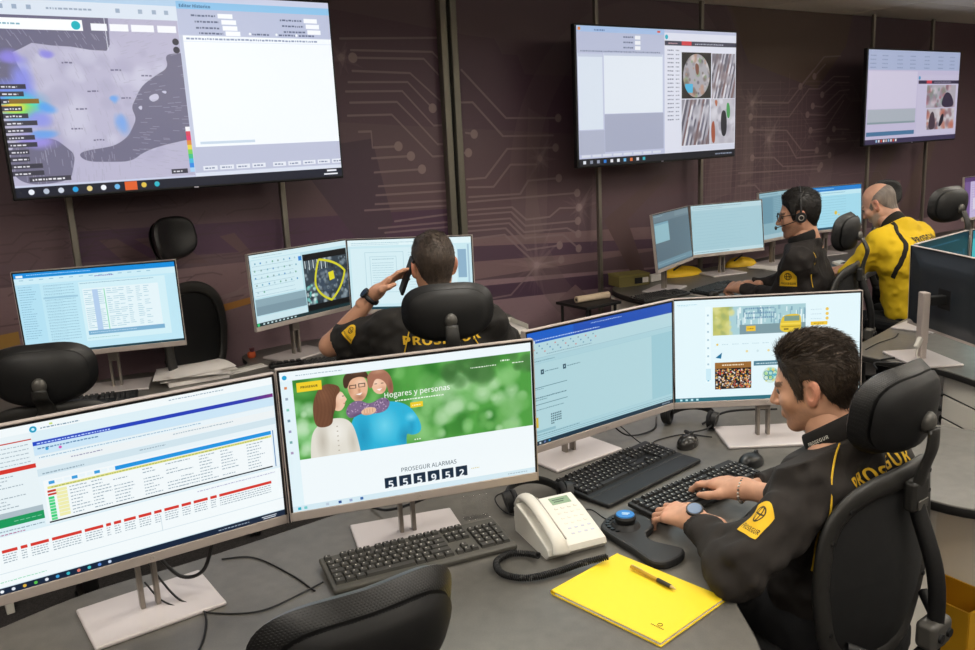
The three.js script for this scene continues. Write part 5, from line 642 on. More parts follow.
{ // hi-vis bags and papers on the far desk
  for (const [x, z, l, s] of [[1.41, -6.06, 'folded yellow vest under the plain pale monitor, nearer the desk tip', 0.85], [1.93, -6.36, 'folded yellow vest under the plain pale monitor, nearer the headset man', 0.7]]) { const t = thing('yellow_vest', l, 'vest', [x, DESK, z], 0.4, 'folded yellow vests'); obj('bundle', grid(28, 12, (u, v) => { const a = (1 - u) * Math.PI * 2, r = Math.sin(v * Math.PI / 2), w = 1 + 0.08 * Math.sin(a * 3); return V(Math.cos(a) * 0.2 * s * r * w, 0.002 + 0.06 * Math.cos(v * Math.PI / 2) * (1 + 0.12 * Math.sin(a * 5)), Math.sin(a) * 0.1 * s * r); }), std(0xf0c21a, 0.6), t); obj('dark_band', tube([[-0.1, 0.055, 0.06], [0, 0.082, 0.02], [0.06, 0.07, -0.05]], 0.007, 12, 6), M.black, t); }
  const p = thing('loose_papers', 'loose white papers between the yellow vests and the headset man', 'papers', [2.12, DESK, -6.2], 0.5); for (let i = 0; i < 3; i++) { const s = obj('sheet', rbox(0.21, 0.002, 0.29, 0.0005, 0, 0.0015 + i * 0.0025, 0), M.paper, p); s.rotation.y = i * 0.25; }
  const r = thing('ruler', 'silver ruler lying on the headset man\'s desk', 'ruler', [1.3, DESK, -5.3], -1.0); obj('blade', rbox(0.34, 0.003, 0.035, 0.001, 0, 0.002, 0), M.silverPaint, r); obj('scale_edge', box(0.34, 0.001, 0.006, 0, 0.004, 0.014), M.whiteDark, r);
  const w = thing('desk_calculator', 'small white calculator beside the arm of the man in yellow', 'calculator', [2.62, DESK, -6.1], 0.6); obj('case', rbox(0.11, 0.02, 0.15, 0.005, 0, 0.012, 0, 0.2), M.phone, w); obj('display', box(0.085, 0.003, 0.03, 0, 0.0285, -0.045, 0.2), M.lcd, w); for (let i = 0; i < 12; i++) obj('button', box(0.016, 0.004, 0.013, -0.032 + (i % 4) * 0.0215, 0.0265 - Math.floor(i / 4) * 0.004, -0.008 + Math.floor(i / 4) * 0.022, 0.2), M.keyGrey, w);
}
// ---------------------------------------------------------------- people: distance fields meshed on a grid
const smin = (a, b, k) => { const h = Math.max(k - Math.abs(a - b), 0) / k; return Math.min(a, b) - h * h * k * 0.25; };
function cone(ax, ay, az, bx, by_, bz, ra, rb) { // tapered capsule
  const dx = bx - ax, dy = by_ - ay, dz = bz - az, L = dx * dx + dy * dy + dz * dz || 1e-9;
  return (x, y, z) => { const px = x - ax, py = y - ay, pz = z - az, t = Math.max(0, Math.min(1, (px * dx + py * dy + pz * dz) / L)), qx = px - dx * t, qy = py - dy * t, qz = pz - dz * t; return Math.sqrt(qx * qx + qy * qy + qz * qz) - (ra + (rb - ra) * t); };
}
const capV = (a, b, ra, rb = ra) => cone(a.x, a.y, a.z, b.x, b.y, b.z, ra, rb);
function ell(cx, cy, cz, rx, ry, rz) { const m = Math.min(rx, ry, rz); void m; return (x, y, z) => { const a = (x - cx) / rx, b = (y - cy) / ry, c = (z - cz) / rz, k0 = Math.sqrt(a * a + b * b + c * c), a2 = a / rx, b2 = b / ry, c2 = c / rz, k1 = Math.sqrt(a2 * a2 + b2 * b2 + c2 * c2) || 1e-9; return k0 * (k0 - 1) / k1; }; }
function blend(list) { // [[fn, k], ...] joined in turn
  return (x, y, z) => { let d = list[0][0](x, y, z); for (let i = 1; i < list.length; i++) d = smin(d, list[i][0](x, y, z), list[i][1]); return d; };
}
function netMesh(f, lo, hi, cell, color) {
  const nx = Math.ceil((hi[0] - lo[0]) / cell) + 1, ny = Math.ceil((hi[1] - lo[1]) / cell) + 1, nz = Math.ceil((hi[2] - lo[2]) / cell) + 1, F = new Float32Array(nx * ny * nz), id = (i, j, k) => (k * ny + j) * nx + i;
  for (let k = 0; k < nz; k++) for (let j = 0; j < ny; j++) for (let i = 0; i < nx; i++) F[id(i, j, k)] = f(lo[0] + i * cell, lo[1] + j * cell, lo[2] + k * cell);
  const vert = new Int32Array(nx * ny * nz).fill(-1), P = [], I = [], C = [[0, 0, 0], [1, 0, 0], [0, 1, 0], [1, 1, 0], [0, 0, 1], [1, 0, 1], [0, 1, 1], [1, 1, 1]], E = [[0, 1], [2, 3], [4, 5], [6, 7], [0, 2], [1, 3], [4, 6], [5, 7], [0, 4], [1, 5], [2, 6], [3, 7]];
  for (let k = 0; k < nz - 1; k++) for (let j = 0; j < ny - 1; j++) for (let i = 0; i < nx - 1; i++) {
    let x = 0, y = 0, z = 0, n = 0; const d = C.map(([a, b, c]) => F[id(i + a, j + b, k + c)]); let neg = 0; for (const v of d) if (v < 0) neg++; if (!neg || neg === 8) continue;
    for (const [a, b] of E) if ((d[a] < 0) !== (d[b] < 0)) { const t = d[a] / (d[a] - d[b]); x += C[a][0] + (C[b][0] - C[a][0]) * t; y += C[a][1] + (C[b][1] - C[a][1]) * t; z += C[a][2] + (C[b][2] - C[a][2]) * t; n++; }
    vert[id(i, j, k)] = P.length / 3; P.push(lo[0] + (i + x / n) * cell, lo[1] + (j + y / n) * cell, lo[2] + (k + z / n) * cell);
  }
  const quad = (a, b, c, d, flip) => { if (a < 0 || b < 0 || c < 0 || d < 0) return; flip ? I.push(a, c, b, a, d, c) : I.push(a, b, c, a, c, d); };
  for (let k = 1; k < nz - 1; k++) for (let j = 1; j < ny - 1; j++) for (let i = 1; i < nx - 1; i++) {
    const o = F[id(i, j, k)] < 0;
    if (o !== (F[id(i + 1, j, k)] < 0)) quad(vert[id(i, j - 1, k - 1)], vert[id(i, j, k - 1)], vert[id(i, j, k)], vert[id(i, j - 1, k)], !o);
    if (o !== (F[id(i, j + 1, k)] < 0)) quad(vert[id(i - 1, j, k - 1)], vert[id(i - 1, j, k)], vert[id(i, j, k)], vert[id(i, j, k - 1)], !o);
    if (o !== (F[id(i, j, k + 1)] < 0)) quad(vert[id(i - 1, j - 1, k)], vert[id(i, j - 1, k)], vert[id(i, j, k)], vert[id(i - 1, j, k)], !o);
  }
  const N = new Float32Array(P.length), e = cell * 0.5; let col; if (color) col = new Float32Array(P.length);
  for (let i = 0; i < P.length; i += 3) {
    const x = P[i], y = P[i + 1], z = P[i + 2]; let gx = f(x + e, y, z) - f(x - e, y, z), gy = f(x, y + e, z) - f(x, y - e, z), gz = f(x, y, z + e) - f(x, y, z - e); const l = Math.hypot(gx, gy, gz) || 1e-9;
    N[i] = gx / l; N[i + 1] = gy / l; N[i + 2] = gz / l; if (color) { const c = color(x, y, z); col[i] = c[0]; col[i + 1] = c[1]; col[i + 2] = c[2]; }
  }
  const g = new THREE.BufferGeometry(); g.setAttribute('position', new THREE.Float32BufferAttribute(P, 3)); g.setAttribute('normal', new THREE.BufferAttribute(N, 3)); if (col) g.setAttribute('color', new THREE.BufferAttribute(col, 3)); g.setIndex(I); return g;
}
function boundsOf(pts, pad) { const lo = [1e9, 1e9, 1e9], hi = [-1e9, -1e9, -1e9]; for (const p of pts) ['x', 'y', 'z'].forEach((a, i) => { lo[i] = Math.min(lo[i], p[a] - pad); hi[i] = Math.max(hi[i], p[a] + pad); }); return [lo, hi]; }
// head in its own axes: y up, z the way the face looks, x to the person's left; centre between the ears
function headField(o) {
  const b = [[ell(0, 0.035, -0.014, 0.076, 0.092, 0.098), 0], [ell(0, -0.04, 0.028, 0.061, 0.082, 0.066), 0.04]];
  b.push([cone(-0.048, -0.055, 0.0, -0.018, -0.1, 0.062, 0.018, 0.016), 0.025], [cone(0.048, -0.055, 0.0, 0.018, -0.1, 0.062, 0.018, 0.016), 0.025], [ell(0, -0.104, 0.07, 0.02, 0.016, 0.018), 0.02]);
  b.push([cone(-0.036, 0.02, 0.078, 0.036, 0.02, 0.078, 0.012, 0.012), 0.02], [ell(-0.04, -0.025, 0.06, 0.028, 0.026, 0.024), 0.02], [ell(0.04, -0.025, 0.06, 0.028, 0.026, 0.024), 0.02]);
  b.push([cone(0, 0.012, 0.09, 0, -0.03, 0.112, 0.007, 0.0115), 0.012], [ell(-0.011, -0.035, 0.1, 0.009, 0.007, 0.01), 0.008], [ell(0.011, -0.035, 0.1, 0.009, 0.007, 0.01), 0.008]);
  b.push([cone(-0.02, -0.061, 0.088, 0.02, -0.061, 0.088, 0.0065, 0.0065), 0.008], [cone(-0.017, -0.071, 0.087, 0.017, -0.071, 0.087, 0.0075, 0.0075), 0.008]);
  b.push([cone(0, -0.05, -0.03, 0, -0.2, -0.055, 0.052, 0.057), 0.04]);
  const core = blend(b), eyes = [ell(-0.031, 0.003, 0.1, 0.017, 0.011, 0.018), ell(0.031, 0.003, 0.1, 0.017, 0.011, 0.018)];
  const ear = (s) => { const outer = ell(s * 0.081, -0.004, -0.012, 0.011, 0.034, 0.021), lobe = ell(s * 0.077, -0.03, -0.006, 0.008, 0.012, 0.01), hole = ell(s * 0.093, -0.001, -0.007, 0.011, 0.021, 0.011); return (x, y, z) => Math.max(smin(outer(x + s * (z + 0.012) * 0.35, y, z - (y + 0.004) * -0.25), lobe(x, y, z), 0.012), -hole(x + s * (z + 0.012) * 0.35, y, z)); }, eL = ear(1), eR = ear(-1);
  const skull = (x, y, z) => { let d = core(x, y, z); for (const e of eyes) d = -smin(-d, e(x, y, z), 0.012); return d; };
  return { skull, full: (x, y, z) => smin(smin(skull(x, y, z), eL(x, y, z), 0.01), eR(x, y, z), 0.01) };
}
const HAIRLINE = [[-0.14, -0.08], [-0.1, -0.078], [-0.07, -0.065], [-0.045, -0.035], [-0.03, 0.0], [-0.012, 0.034], [0.008, 0.03], [0.018, -0.022], [0.034, -0.02], [0.044, 0.03], [0.062, 0.06], [0.08, 0.076], [0.12, 0.085]];
function lineAt(tab, z) { if (z <= tab[0][0]) return tab[0][1]; for (let i = 1; i < tab.length; i++) if (z <= tab[i][0]) return lerp(tab[i - 1][1], tab[i][1], (z - tab[i - 1][0]) / (tab[i][0] - tab[i - 1][0])); return tab[tab.length - 1][1]; }
function hairField(skull, o) {
  const tab = o.hairline ?? HAIRLINE, th = o.thick ?? 0.016, top = o.topLimit;
  return (x, y, z) => { let m = y - lineAt(tab, z); if (top !== undefined) { const bald = (y - top) + (z > -0.02 ? (z + 0.02) * 0.9 : (z + 0.02) * 0.4); m = Math.min(m, -bald); } const grow = sstep(m, 0.0, 0.05), up = sstep(y, 0.02, 0.13); const streak = (vnoise(x * 260, (y + z * 0.6) * 34, (z - y * 0.4) * 34) - 0.5) * 0.0015 + (vnoise(x * 70, y * 26, z * 26 + 5) - 0.5) * 0.006 * (0.3 + up); return Math.max(skull(x, y, z) - (0.003 + th * grow * (0.35 + 0.65 * up) + streak * grow), -m * 0.8); };
}
// hand in its own axes: z from wrist to fingertips, y up from the back of the hand, thumb at +x (left hand, palm down)
function handField(o) {
  const fld = [], pts = [], c = o.curl ?? [0.5, 0.55, 0.6, 0.65], spread = o.spread ?? 0.06;
  const F = [[0.027, 0.088, [0.042, 0.025, 0.02], 0.0085], [0.009, 0.092, [0.046, 0.029, 0.022], 0.0088], [-0.009, 0.088, [0.043, 0.027, 0.021], 0.0083], [-0.026, 0.078, [0.033, 0.02, 0.018], 0.0073]];
  F.forEach(([x, z, L, r], i) => {
    fld.push([cone(x * 0.55, 0.002, 0.012, x, 0.001, z, 0.0155, 0.0115), i ? 0.014 : 0]);
    let p = V(x, 0.001, z), a = -0.1, dirx = (1.4 - i) * spread; const q = [p.clone()];
    L.forEach((l, k) => { a += [c[i] * 0.6, c[i], c[i] * 0.7][k]; const n = p.clone().add(V(Math.sin(dirx) * l, -Math.sin(a) * l, Math.cos(a) * l)); fld.push([capV(p, n, r * [1, 0.92, 0.84][k], r * [0.92, 0.84, 0.7][k]), 0.004]); p = n; q.push(n); }); pts.push(q);
  });
  const th = o.thumb ?? [[0.02, -0.004, 0.022], [0.045, -0.01, 0.048], [0.056, -0.016, 0.078], [0.058, -0.02, 0.102]];
  for (let i = 0; i < 3; i++) fld.push([cone(...th[i], ...th[i + 1], [0.0155, 0.0115, 0.0098][i], [0.0115, 0.0098, 0.0075][i]), i ? 0.006 : 0.018]);
  fld.push([cone(-0.006, 0.001, -0.06, 0, 0.001, 0.02, 0.026, 0.023), 0.022]); // wrist
  return { f: blend(fld), pts, thumb: th };
}
function frameOf(fwd, up) { const z = fwd.clone().normalize(), x = up.clone().cross(z).normalize(), y = z.clone().cross(x); return new THREE.Matrix4().makeBasis(x, y, z); }
// ---------------------------------------------------------------- the four operators
const SKIN = { a: [0.46, 0.235, 0.145], b: [0.5, 0.27, 0.175] };
function decal(field, o, u, v, into, w, h, tex, name, parent, nu = 30, nv = 12) {
  const g = grid(nu, nv, (a, b) => { const p = o.clone().addScaledVector(u, (a - 0.5) * w).addScaledVector(v, (b - 0.5) * h).addScaledVector(into, -0.2); let go = 0; for (let i = 0; i < 90 && go < 0.32; i++) { const d = field(p.x, p.y, p.z); if (d < 0.0022) break; const q = Math.min(0.03, Math.max(0.0006, (d - 0.002) * 0.7)); go += q; p.addScaledVector(into, q); } return p; });
  const m = new THREE.MeshStandardMaterial({ map: tex, transparent: true, alphaTest: 0.5, roughness: 0.75 }); return obj(name, g, m, parent);
}
function snap(field, p, off = 0.001) { p = p.clone(); const e = 0.003; for (let i = 0; i < 8; i++) { const d = field(p.x, p.y, p.z) - off, gx = field(p.x + e, p.y, p.z) - field(p.x - e, p.y, p.z), gy = field(p.x, p.y + e, p.z) - field(p.x, p.y - e, p.z), gz = field(p.x, p.y, p.z + e) - field(p.x, p.y, p.z - e), l = Math.hypot(gx, gy, gz) || 1; p.x -= d * gx / l; p.y -= d * gy / l; p.z -= d * gz / l; } return p; }
function wordTex(word, col, w = 512, h = 96, weight = 'bold', spacing = 1) { return canvasTex(w, h, (g) => { g.clearRect(0, 0, w, h); g.font = weight + ' ' + Math.floor(h * 0.86) + 'px sans-serif'; g.fillStyle = col; g.textAlign = 'center'; g.textBaseline = 'middle'; const k = (w * 0.96) / g.measureText(word).width; g.save(); g.translate(w / 2, h * 0.54); g.scale(k, 1); g.fillText(word, 0, 0); g.restore(); }); }
const badgeTex = canvasTex(256, 256, (g) => { g.clearRect(0, 0, 256, 256); g.fillStyle = '#e6b81c'; g.beginPath(); g.moveTo(20, 236); g.lineTo(20, 110); g.quadraticCurveTo(128, -40, 236, 110); g.lineTo(236, 236); g.closePath(); g.fill(); g.strokeStyle = '#3a2c08'; g.lineWidth = 9; g.beginPath(); g.arc(128, 112, 42, 0, 7); g.stroke(); g.beginPath(); g.ellipse(128, 112, 18, 42, 0, 0, 7); g.stroke(); g.beginPath(); g.moveTo(86, 112); g.lineTo(170, 112); g.stroke(); text(g, 'PROSEGUR', 128, 202, 38, '#3a2c08', true, 'center'); });
const clothBump = noiseTex(128, (x, y) => 128 + 60 * (hash(x, y, 6) - 0.5) + 50 * Math.sin(x * 1.57) * Math.sin(y * 1.57), 30);

function person(label, d) {
  const P = (k) => V(...d[k]), F = V(...d.F).normalize(), L = V(0, 1, 0).cross(F).normalize();
  const base = P('pelvis').setY(0), t = thing('person', label, 'person', base, 0), off = (g) => { g.translate(-base.x, -base.y, -base.z); return g; };
  const pel = P('pelvis'), ch = P('chest'), nb = P('neck'), H = P('head'), sl = P('shL'), sr = P('shR'), el = P('elL'), er = P('elR'), wl = P('wrL'), wr = P('wrR');
  const hipL = pel.clone().addScaledVector(L, 0.09), hipR = pel.clone().addScaledVector(L, -0.09), kneeY = d.kneeY ?? 0.52, knL = hipL.clone().addScaledVector(F, 0.4).addScaledVector(L, 0.05).setY(kneeY), knR = hipR.clone().addScaledVector(F, 0.4).addScaledVector(L, -0.05).setY(kneeY), anL = knL.clone().addScaledVector(F, -0.06).setY(0.1), anR = knR.clone().addScaledVector(F, -0.06).setY(0.1);
  const b = d.bulk ?? 1;
  const trunk = (e) => [[capV(ch.clone().addScaledVector(L, 0.075), ch.clone().addScaledVector(L, -0.075), (0.115 + e) * b), 0], [capV(pel.clone().setY(pel.y + 0.03).addScaledVector(L, 0.06), pel.clone().setY(pel.y + 0.03).addScaledVector(L, -0.06), (0.12 + e) * b), 0.1], [capV(pel.clone().lerp(ch, 0.45).addScaledVector(F, 0.02 * b).addScaledVector(L, 0.05), pel.clone().lerp(ch, 0.45).addScaledVector(F, 0.02 * b).addScaledVector(L, -0.05), (0.118 + e) * b), 0.1], [capV(sl.clone().lerp(nb, 0.12), sr.clone().lerp(nb, 0.12), 0.062 + e), 0.09], [capV(sl.clone().lerp(nb, 0.3), nb, 0.05 + e, 0.055 + e), 0.06], [capV(sr.clone().lerp(nb, 0.3), nb, 0.05 + e, 0.055 + e), 0.06], [capV(ch, nb, 0.1 + e, 0.06 + e), 0.06]];
  const armU = (e) => [[capV(sl, el, 0.062 + e, 0.048 + e), 0.05], [capV(sr, er, 0.062 + e, 0.048 + e), 0.05]], armF = (e) => [[capV(el, wl, 0.044 + e, 0.026 + e), 0.03], [capV(er, wr, 0.044 + e, 0.026 + e), 0.03]];
  const legs = (e) => [[capV(hipL, knL, 0.088 + e, 0.062 + e), 0.06], [capV(hipR, knR, 0.088 + e, 0.062 + e), 0.06], [capV(knL, anL, 0.06 + e, 0.042 + e), 0.03], [capV(knR, anR, 0.06 + e, 0.042 + e), 0.03]];
  // the body: trunk, limbs, then the finer head and hands, merged into one geometry
  const hf = V(...d.headFwd).normalize(), hm = frameOf(hf, V(...(d.headUp ?? [0, 1, 0]))), hs = d.headSize ?? 0.98, hInv = hm.clone().invert(), tmp = V(0, 0, 0);
  const head = headField(d), skin = d.skin ?? SKIN.a, hair = d.hair;
  const bodyF = blend([...trunk(-0.016), ...armU(-0.012), ...armF(0), ...legs(-0.012), [capV(nb, H.clone().addScaledVector(F, -0.02).setY(H.y - 0.06), 0.056, 0.054), 0.04], [capV(anL.clone().setY(0.05), anL.clone().addScaledVector(F, 0.14).setY(0.045), 0.035), 0.03], [capV(anR.clone().setY(0.05), anR.clone().addScaledVector(F, 0.14).setY(0.045), 0.035), 0.03]]);
  const all = [pel, ch, nb, sl, sr, el, er, wl, wr, knL, knR, anL, anR, anL.clone().addScaledVector(F, 0.2), anR.clone().addScaledVector(F, 0.2)], [lo, hi] = boundsOf(all, 0.17); lo[1] = 0.005;
  const gs = [netMesh(bodyF, lo, hi, 0.014, () => skin)];
  const headColor = (x, y, z) => { let c = skin.map((v, i) => v * (0.94 + 0.12 * vnoise(x * 60, y * 60, z * 60))); const lip = Math.max(0, 1 - Math.hypot((y + 0.066) / 0.011, x / 0.026)) * (z > 0.07 ? 1 : 0); c = [lerp(c[0], 0.36, lip), lerp(c[1], 0.13, lip), lerp(c[2], 0.1, lip)]; const ear = sstep(Math.abs(x), 0.078, 0.088); c = [c[0] * (1 + 0.1 * ear), c[1] * (1 - 0.12 * ear), c[2] * (1 - 0.1 * ear)]; const brow = (z > 0.06 && Math.abs(y - 0.028 + Math.abs(x) * 0.08) < 0.006 && Math.abs(x) > 0.012 && Math.abs(x) < 0.052) ? 0.8 : 0; if (d.beard) { const bd = sstep(-y, 0.035, 0.06) * sstep(z, -0.01, 0.02) * (lip > 0.1 ? 0.2 : 1) * (y > -0.13 ? 1 : 0) * d.beard[3] * (0.75 + 0.5 * hash(x * 900, y * 900, z * 900)); c = c.map((v, i) => lerp(v, d.beard[i], clamp(bd, 0, 1))); } return hair ? c.map((v, i) => lerp(v, hair[i], brow)) : c; };
  const hg = netMesh(head.full, [-0.11, -0.2, -0.13], [0.11, 0.145, 0.14], 0.0038, headColor); const toHead = (g) => { g.applyMatrix4(new THREE.Matrix4().makeScale(hs, hs, hs)); g.applyMatrix4(hm); g.translate(H.x, H.y, H.z); return g; }; gs.push(toHead(hg));
  for (const [side, w, hd] of [[1, wl, d.handL], [-1, wr, d.handR]]) { const h = handField(hd), flip = side > 0 ? -1 : 1, hmx = frameOf(V(...hd.fwd), V(...hd.up)), pts = [...h.pts.flat(), ...h.thumb.map((q) => V(...q)), V(0, 0, -0.07)].map((q) => V(q.x * flip, q.y, q.z)), [l2, h2] = boundsOf(pts, 0.03); const tips = h.pts.map((q) => q[3]); const f = (x, y, z) => h.f(x * flip, y, z); const g = netMesh(f, l2, h2, 0.003, (x, y, z) => { let k = 1; const X = x * flip; for (const q of tips) { const dd = Math.hypot(X - q.x, (y - q.y - 0.005) * 1.2, z - q.z); if (dd < 0.008) k = 1.18; } const kn = h.pts.reduce((m, q) => Math.min(m, Math.hypot(X - q[0].x, y - 0.012, z - q[0].z), Math.hypot(X - q[1].x, y - q[1].y - 0.008, z - q[1].z)), 1); const r = kn < 0.008 ? 0.92 : 1; const n = 0.93 + 0.14 * vnoise(x * 120, y * 120, z * 120); return [skin[0] * k * n, skin[1] * k * n * r, skin[2] * k * n * r]; }); g.applyMatrix4(new THREE.Matrix4().makeScale(hd.scale ?? 1.05, hd.scale ?? 1.05, hd.scale ?? 1.05)); g.applyMatrix4(hmx); g.translate(w.x, w.y, w.z); gs.push(g); }
  const merged = mergeGeometries(gs.map((g) => { const h = g; if (!h.attributes.uv) h.setAttribute('uv', new THREE.BufferAttribute(new Float32Array(h.attributes.position.count * 2), 2)); return h; })); off(merged);
  obj('body', merged, phys(0xffffff, 0.52, { vertexColors: true, sheen: 0.15, sheenColor: new THREE.Color(0.6, 0.3, 0.2), sheenRoughness: 0.5 }), t);
  for (const s of [-1, 1]) { const e = tr(new THREE.SphereGeometry(0.0125, 16, 12), s * 0.031, 0.003, 0.078); obj('eye', off(toHead(e)), std(0x6d655c, 0.25), t); }
  if (hair) { const hfld = hairField(head.skull, d); const g = netMesh(hfld, [-0.115, -0.11, -0.15], [0.115, 0.16, 0.13], 0.0036, (x, y, z) => { const n = vnoise(x * 240, (y + z * 0.6) * 30, (z - y * 0.4) * 30), k = 0.55 + 0.9 * n; return hair.map((v) => v * k); }); g.setAttribute('uv', new THREE.BufferAttribute(new Float32Array(g.attributes.position.count * 2), 2)); const src = g.clone(), ho = obj('hair', off(toHead(g)), std(0xffffff, 0.55, { vertexColors: true }), t), n = d.strands ?? 0;
    if (n) { const sg = sweep([V(0, 0, 0), V(0, 0.02, 0.35), V(0, 0.02, 0.7), V(0, -0.04, 1)], [1, 0.9, 0.6, 0.15].map((k) => [V(1, 0, 0), V(0, 1, 0), k]), [[-0.5, -0.3], [0.5, -0.3], [0, 0.5]], false), im = new THREE.InstancedMesh(sg, std(0xffffff, 0.45), n), p = src.attributes.position, nn = src.attributes.normal, M4 = new THREE.Matrix4(), post = new THREE.Matrix4().makeTranslation(H.x - base.x, H.y, H.z - base.z).multiply(hm).multiply(new THREE.Matrix4().makeScale(hs, hs, hs)), col = new THREE.Color(); let k = 0;
      for (let guard = 0; k < n && guard < n * 6; guard++) { const i = Math.floor(rnd() * p.count), q = V(p.getX(i), p.getY(i), p.getZ(i)), nv = V(nn.getX(i), nn.getY(i), nn.getZ(i)); if (q.y - lineAt(d.hairline ?? HAIRLINE, q.z) < 0.004 || nv.y < -0.6) continue; const top = sstep(q.y, 0.03, 0.1), dir = V((rnd() - 0.5) * 0.7 - q.x * 2 * top, lerp(-1, 0.1, top), lerp(-0.35, -1, top) + (rnd() - 0.5) * 0.5); dir.addScaledVector(nv, -dir.dot(nv)).normalize().addScaledVector(nv, 0.12 + 0.22 * rnd()).normalize(); const x = nv.clone().cross(dir).normalize(), y = dir.clone().cross(x), L1 = (d.strandLen ?? 0.024) * (0.6 + 0.7 * rnd()) * lerp(0.55, 1, top), w = 0.0013; M4.makeBasis(x.multiplyScalar(w), y.multiplyScalar(w * 1.5), dir.multiplyScalar(L1)).setPosition(q.addScaledVector(nv, -0.001)); im.setMatrixAt(k, M4.clone().premultiply(post)); const v = 0.45 + 1.5 * rnd() * rnd(); im.setColorAt(k, col.setRGB(hair[0] * v, hair[1] * v, hair[2] * v)); k++; }
      im.count = k; im.name = 'hair_strands'; im.userData.kind = 'stuff'; im.castShadow = im.receiveShadow = true; ho.add(im); } }
  // clothing
  const e = 0.012, fold = d.fold ?? 0.006, sleeveEnd = (a, bb, k) => a.clone().lerp(bb, k), slv = d.sleeve ?? 1;
  const clipCap = (a, bb, ra, rb) => { const c = capV(a, bb, ra, rb), n = bb.clone().sub(a).normalize(); return (x, y, z) => Math.max(c(x, y, z), (x - bb.x) * n.x + (y - bb.y) * n.y + (z - bb.z) * n.z); };
  let arms; if (slv >= 1) { const k = slv - 1; arms = [...armU(e), [clipCap(el, sleeveEnd(el, wl, k), 0.052 + 0.004, 0.04), 0.03], [clipCap(er, sleeveEnd(er, wr, k), 0.056, 0.04), 0.03]]; } else { arms = [[clipCap(sl, sleeveEnd(sl, el, slv), 0.076, 0.071), 0.05], [clipCap(sr, sleeveEnd(sr, er, slv), 0.076, 0.071), 0.05]]; }
  const raw = blend([...trunk(e), ...arms]), hem = pel.y - 0.06, nAxis = H.clone().sub(nb).normalize(), neckCut = nb.clone().addScaledVector(nAxis, 0.03);
  const wrk = (x, y, z) => { const q = (x * F.x + z * F.z), s = (x * L.x + z * L.z); return fold * (Math.sin(y * 46 + 5 * vnoise(x * 9, y * 5, z * 9) + s * 22) * 0.35 + (vnoise(x * 17 + y * 9, y * 15, z * 17) - 0.5) * 1.5 + (vnoise(q * 30, y * 38 + s * 14, s * 30) - 0.5) * 0.9); };
  const shirtF = (x, y, z) => { const a = raw(x, y, z); const dd = Math.max(a > 0.05 ? a : a + wrk(x, y, z), hem - y); return Math.max(dd, (x - neckCut.x) * nAxis.x + (y - neckCut.y) * nAxis.y + (z - neckCut.z) * nAxis.z); };
  const [sl0, sh0] = boundsOf([pel, ch, nb, sl, sr, el, er, wl, wr], 0.17); sl0[1] = Math.min(hem - 0.03, Math.min(el.y, er.y, wl.y, wr.y) - 0.09);
  const shirt = obj('shirt', off((() => { const g = netMesh(shirtF, sl0, sh0, 0.0085); const p = g.attributes.position, u = new Float32Array(p.count * 2); for (let i = 0; i < p.count; i++) { u[2 * i] = p.getX(i) + p.getZ(i); u[2 * i + 1] = p.getY(i); } g.setAttribute('uv', new THREE.BufferAttribute(u, 2)); return g; })()), phys(d.shirt, 0.85, { bumpMap: clothBump, bumpScale: 0.0004, sheen: 0.06, sheenColor: new THREE.Color(d.shirt), sheenRoughness: 0.6 }), t);
  const trF = (() => { const f = blend([[capV(hipL, hipR, 0.125 * b), 0], ...legs(0.008)]); return (x, y, z) => Math.max(f(x, y, z) + 0.4 * wrk(x, y, z), y - (pel.y + 0.08), 0.085 - y); })();
  const [tl, th] = boundsOf([hipL, hipR, knL, knR, anL, anR], 0.15); tl[1] = 0.06; obj('trousers', off(netMesh(trF, tl, th, 0.014)), std(d.trousers ?? 0x14141a, 0.85), t);
  for (const a of [anL, anR]) { const f = blend([[capV(a.clone().setY(0.052), a.clone().addScaledVector(F, 0.15).setY(0.045), 0.046, 0.042), 0], [capV(a.clone().setY(0.1), a.clone().setY(0.06), 0.045), 0.03]]); const g = (x, y, z) => Math.max(f(x, y, z), 0.004 - y, y - 0.1); const [l3, h3] = boundsOf([a, a.clone().addScaledVector(F, 0.2)], 0.07); l3[1] = -0.01; obj('shoe', off(netMesh(g, l3, h3, 0.01)), std(0x0d0d0e, 0.4), t); }
  // collar: a short flaring band round the neck
  const cm = frameOf(F, V(0, 1, 0)), ca = nAxis.clone(), cx = L.clone(), cz = ca.clone().cross(cx).multiplyScalar(-1).normalize();
  const ringPath = (r, up) => Array.from({ length: 32 }, (_, i) => { const a = i / 32 * Math.PI * 2; return nb.clone().addScaledVector(ca, up - 0.012 * Math.cos(a)).addScaledVector(cx, Math.sin(a) * r).addScaledVector(cz, Math.cos(a) * r * 1.05); }); void cm;
  const cp = ringPath(d.collarR ?? 0.068, d.collarUp ?? 0.045); obj('collar', off(sweep(cp, cp.map((p, i) => { const o = p.clone().sub(nb); o.addScaledVector(ca, -o.dot(ca)).normalize(); return [ca, o]; }), oval(0.028, 0.0065, 10), true)), std(d.collar ?? d.shirt, 0.85), t);
  const cR = d.collarR ?? 0.068, onCollar = (a, up, out) => nb.clone().addScaledVector(ca, (d.collarUp ?? 0.045) - 0.012 * Math.cos(a) + up).addScaledVector(cx, Math.sin(a) * (cR + out)).addScaledVector(cz, Math.cos(a) * (cR * 1.05 + out)); return { onCollar, t, off, shirtF, F, L, R: L.clone().multiplyScalar(-1), H, hm, hs, toHead, nb, ch, pel, sl, sr, el, wl, wr, shirt };
}
const UPV = V(0, 1, 0), GOLD = std(0xd8ae1e, 0.6);
function piping(p, pts, m = GOLD, r = 0.0026) { return obj('piping', p.off(tube(pts.map((q) => snap(p.shirtF, q, 0.001)), r, 60, 6)), m, p.t); }
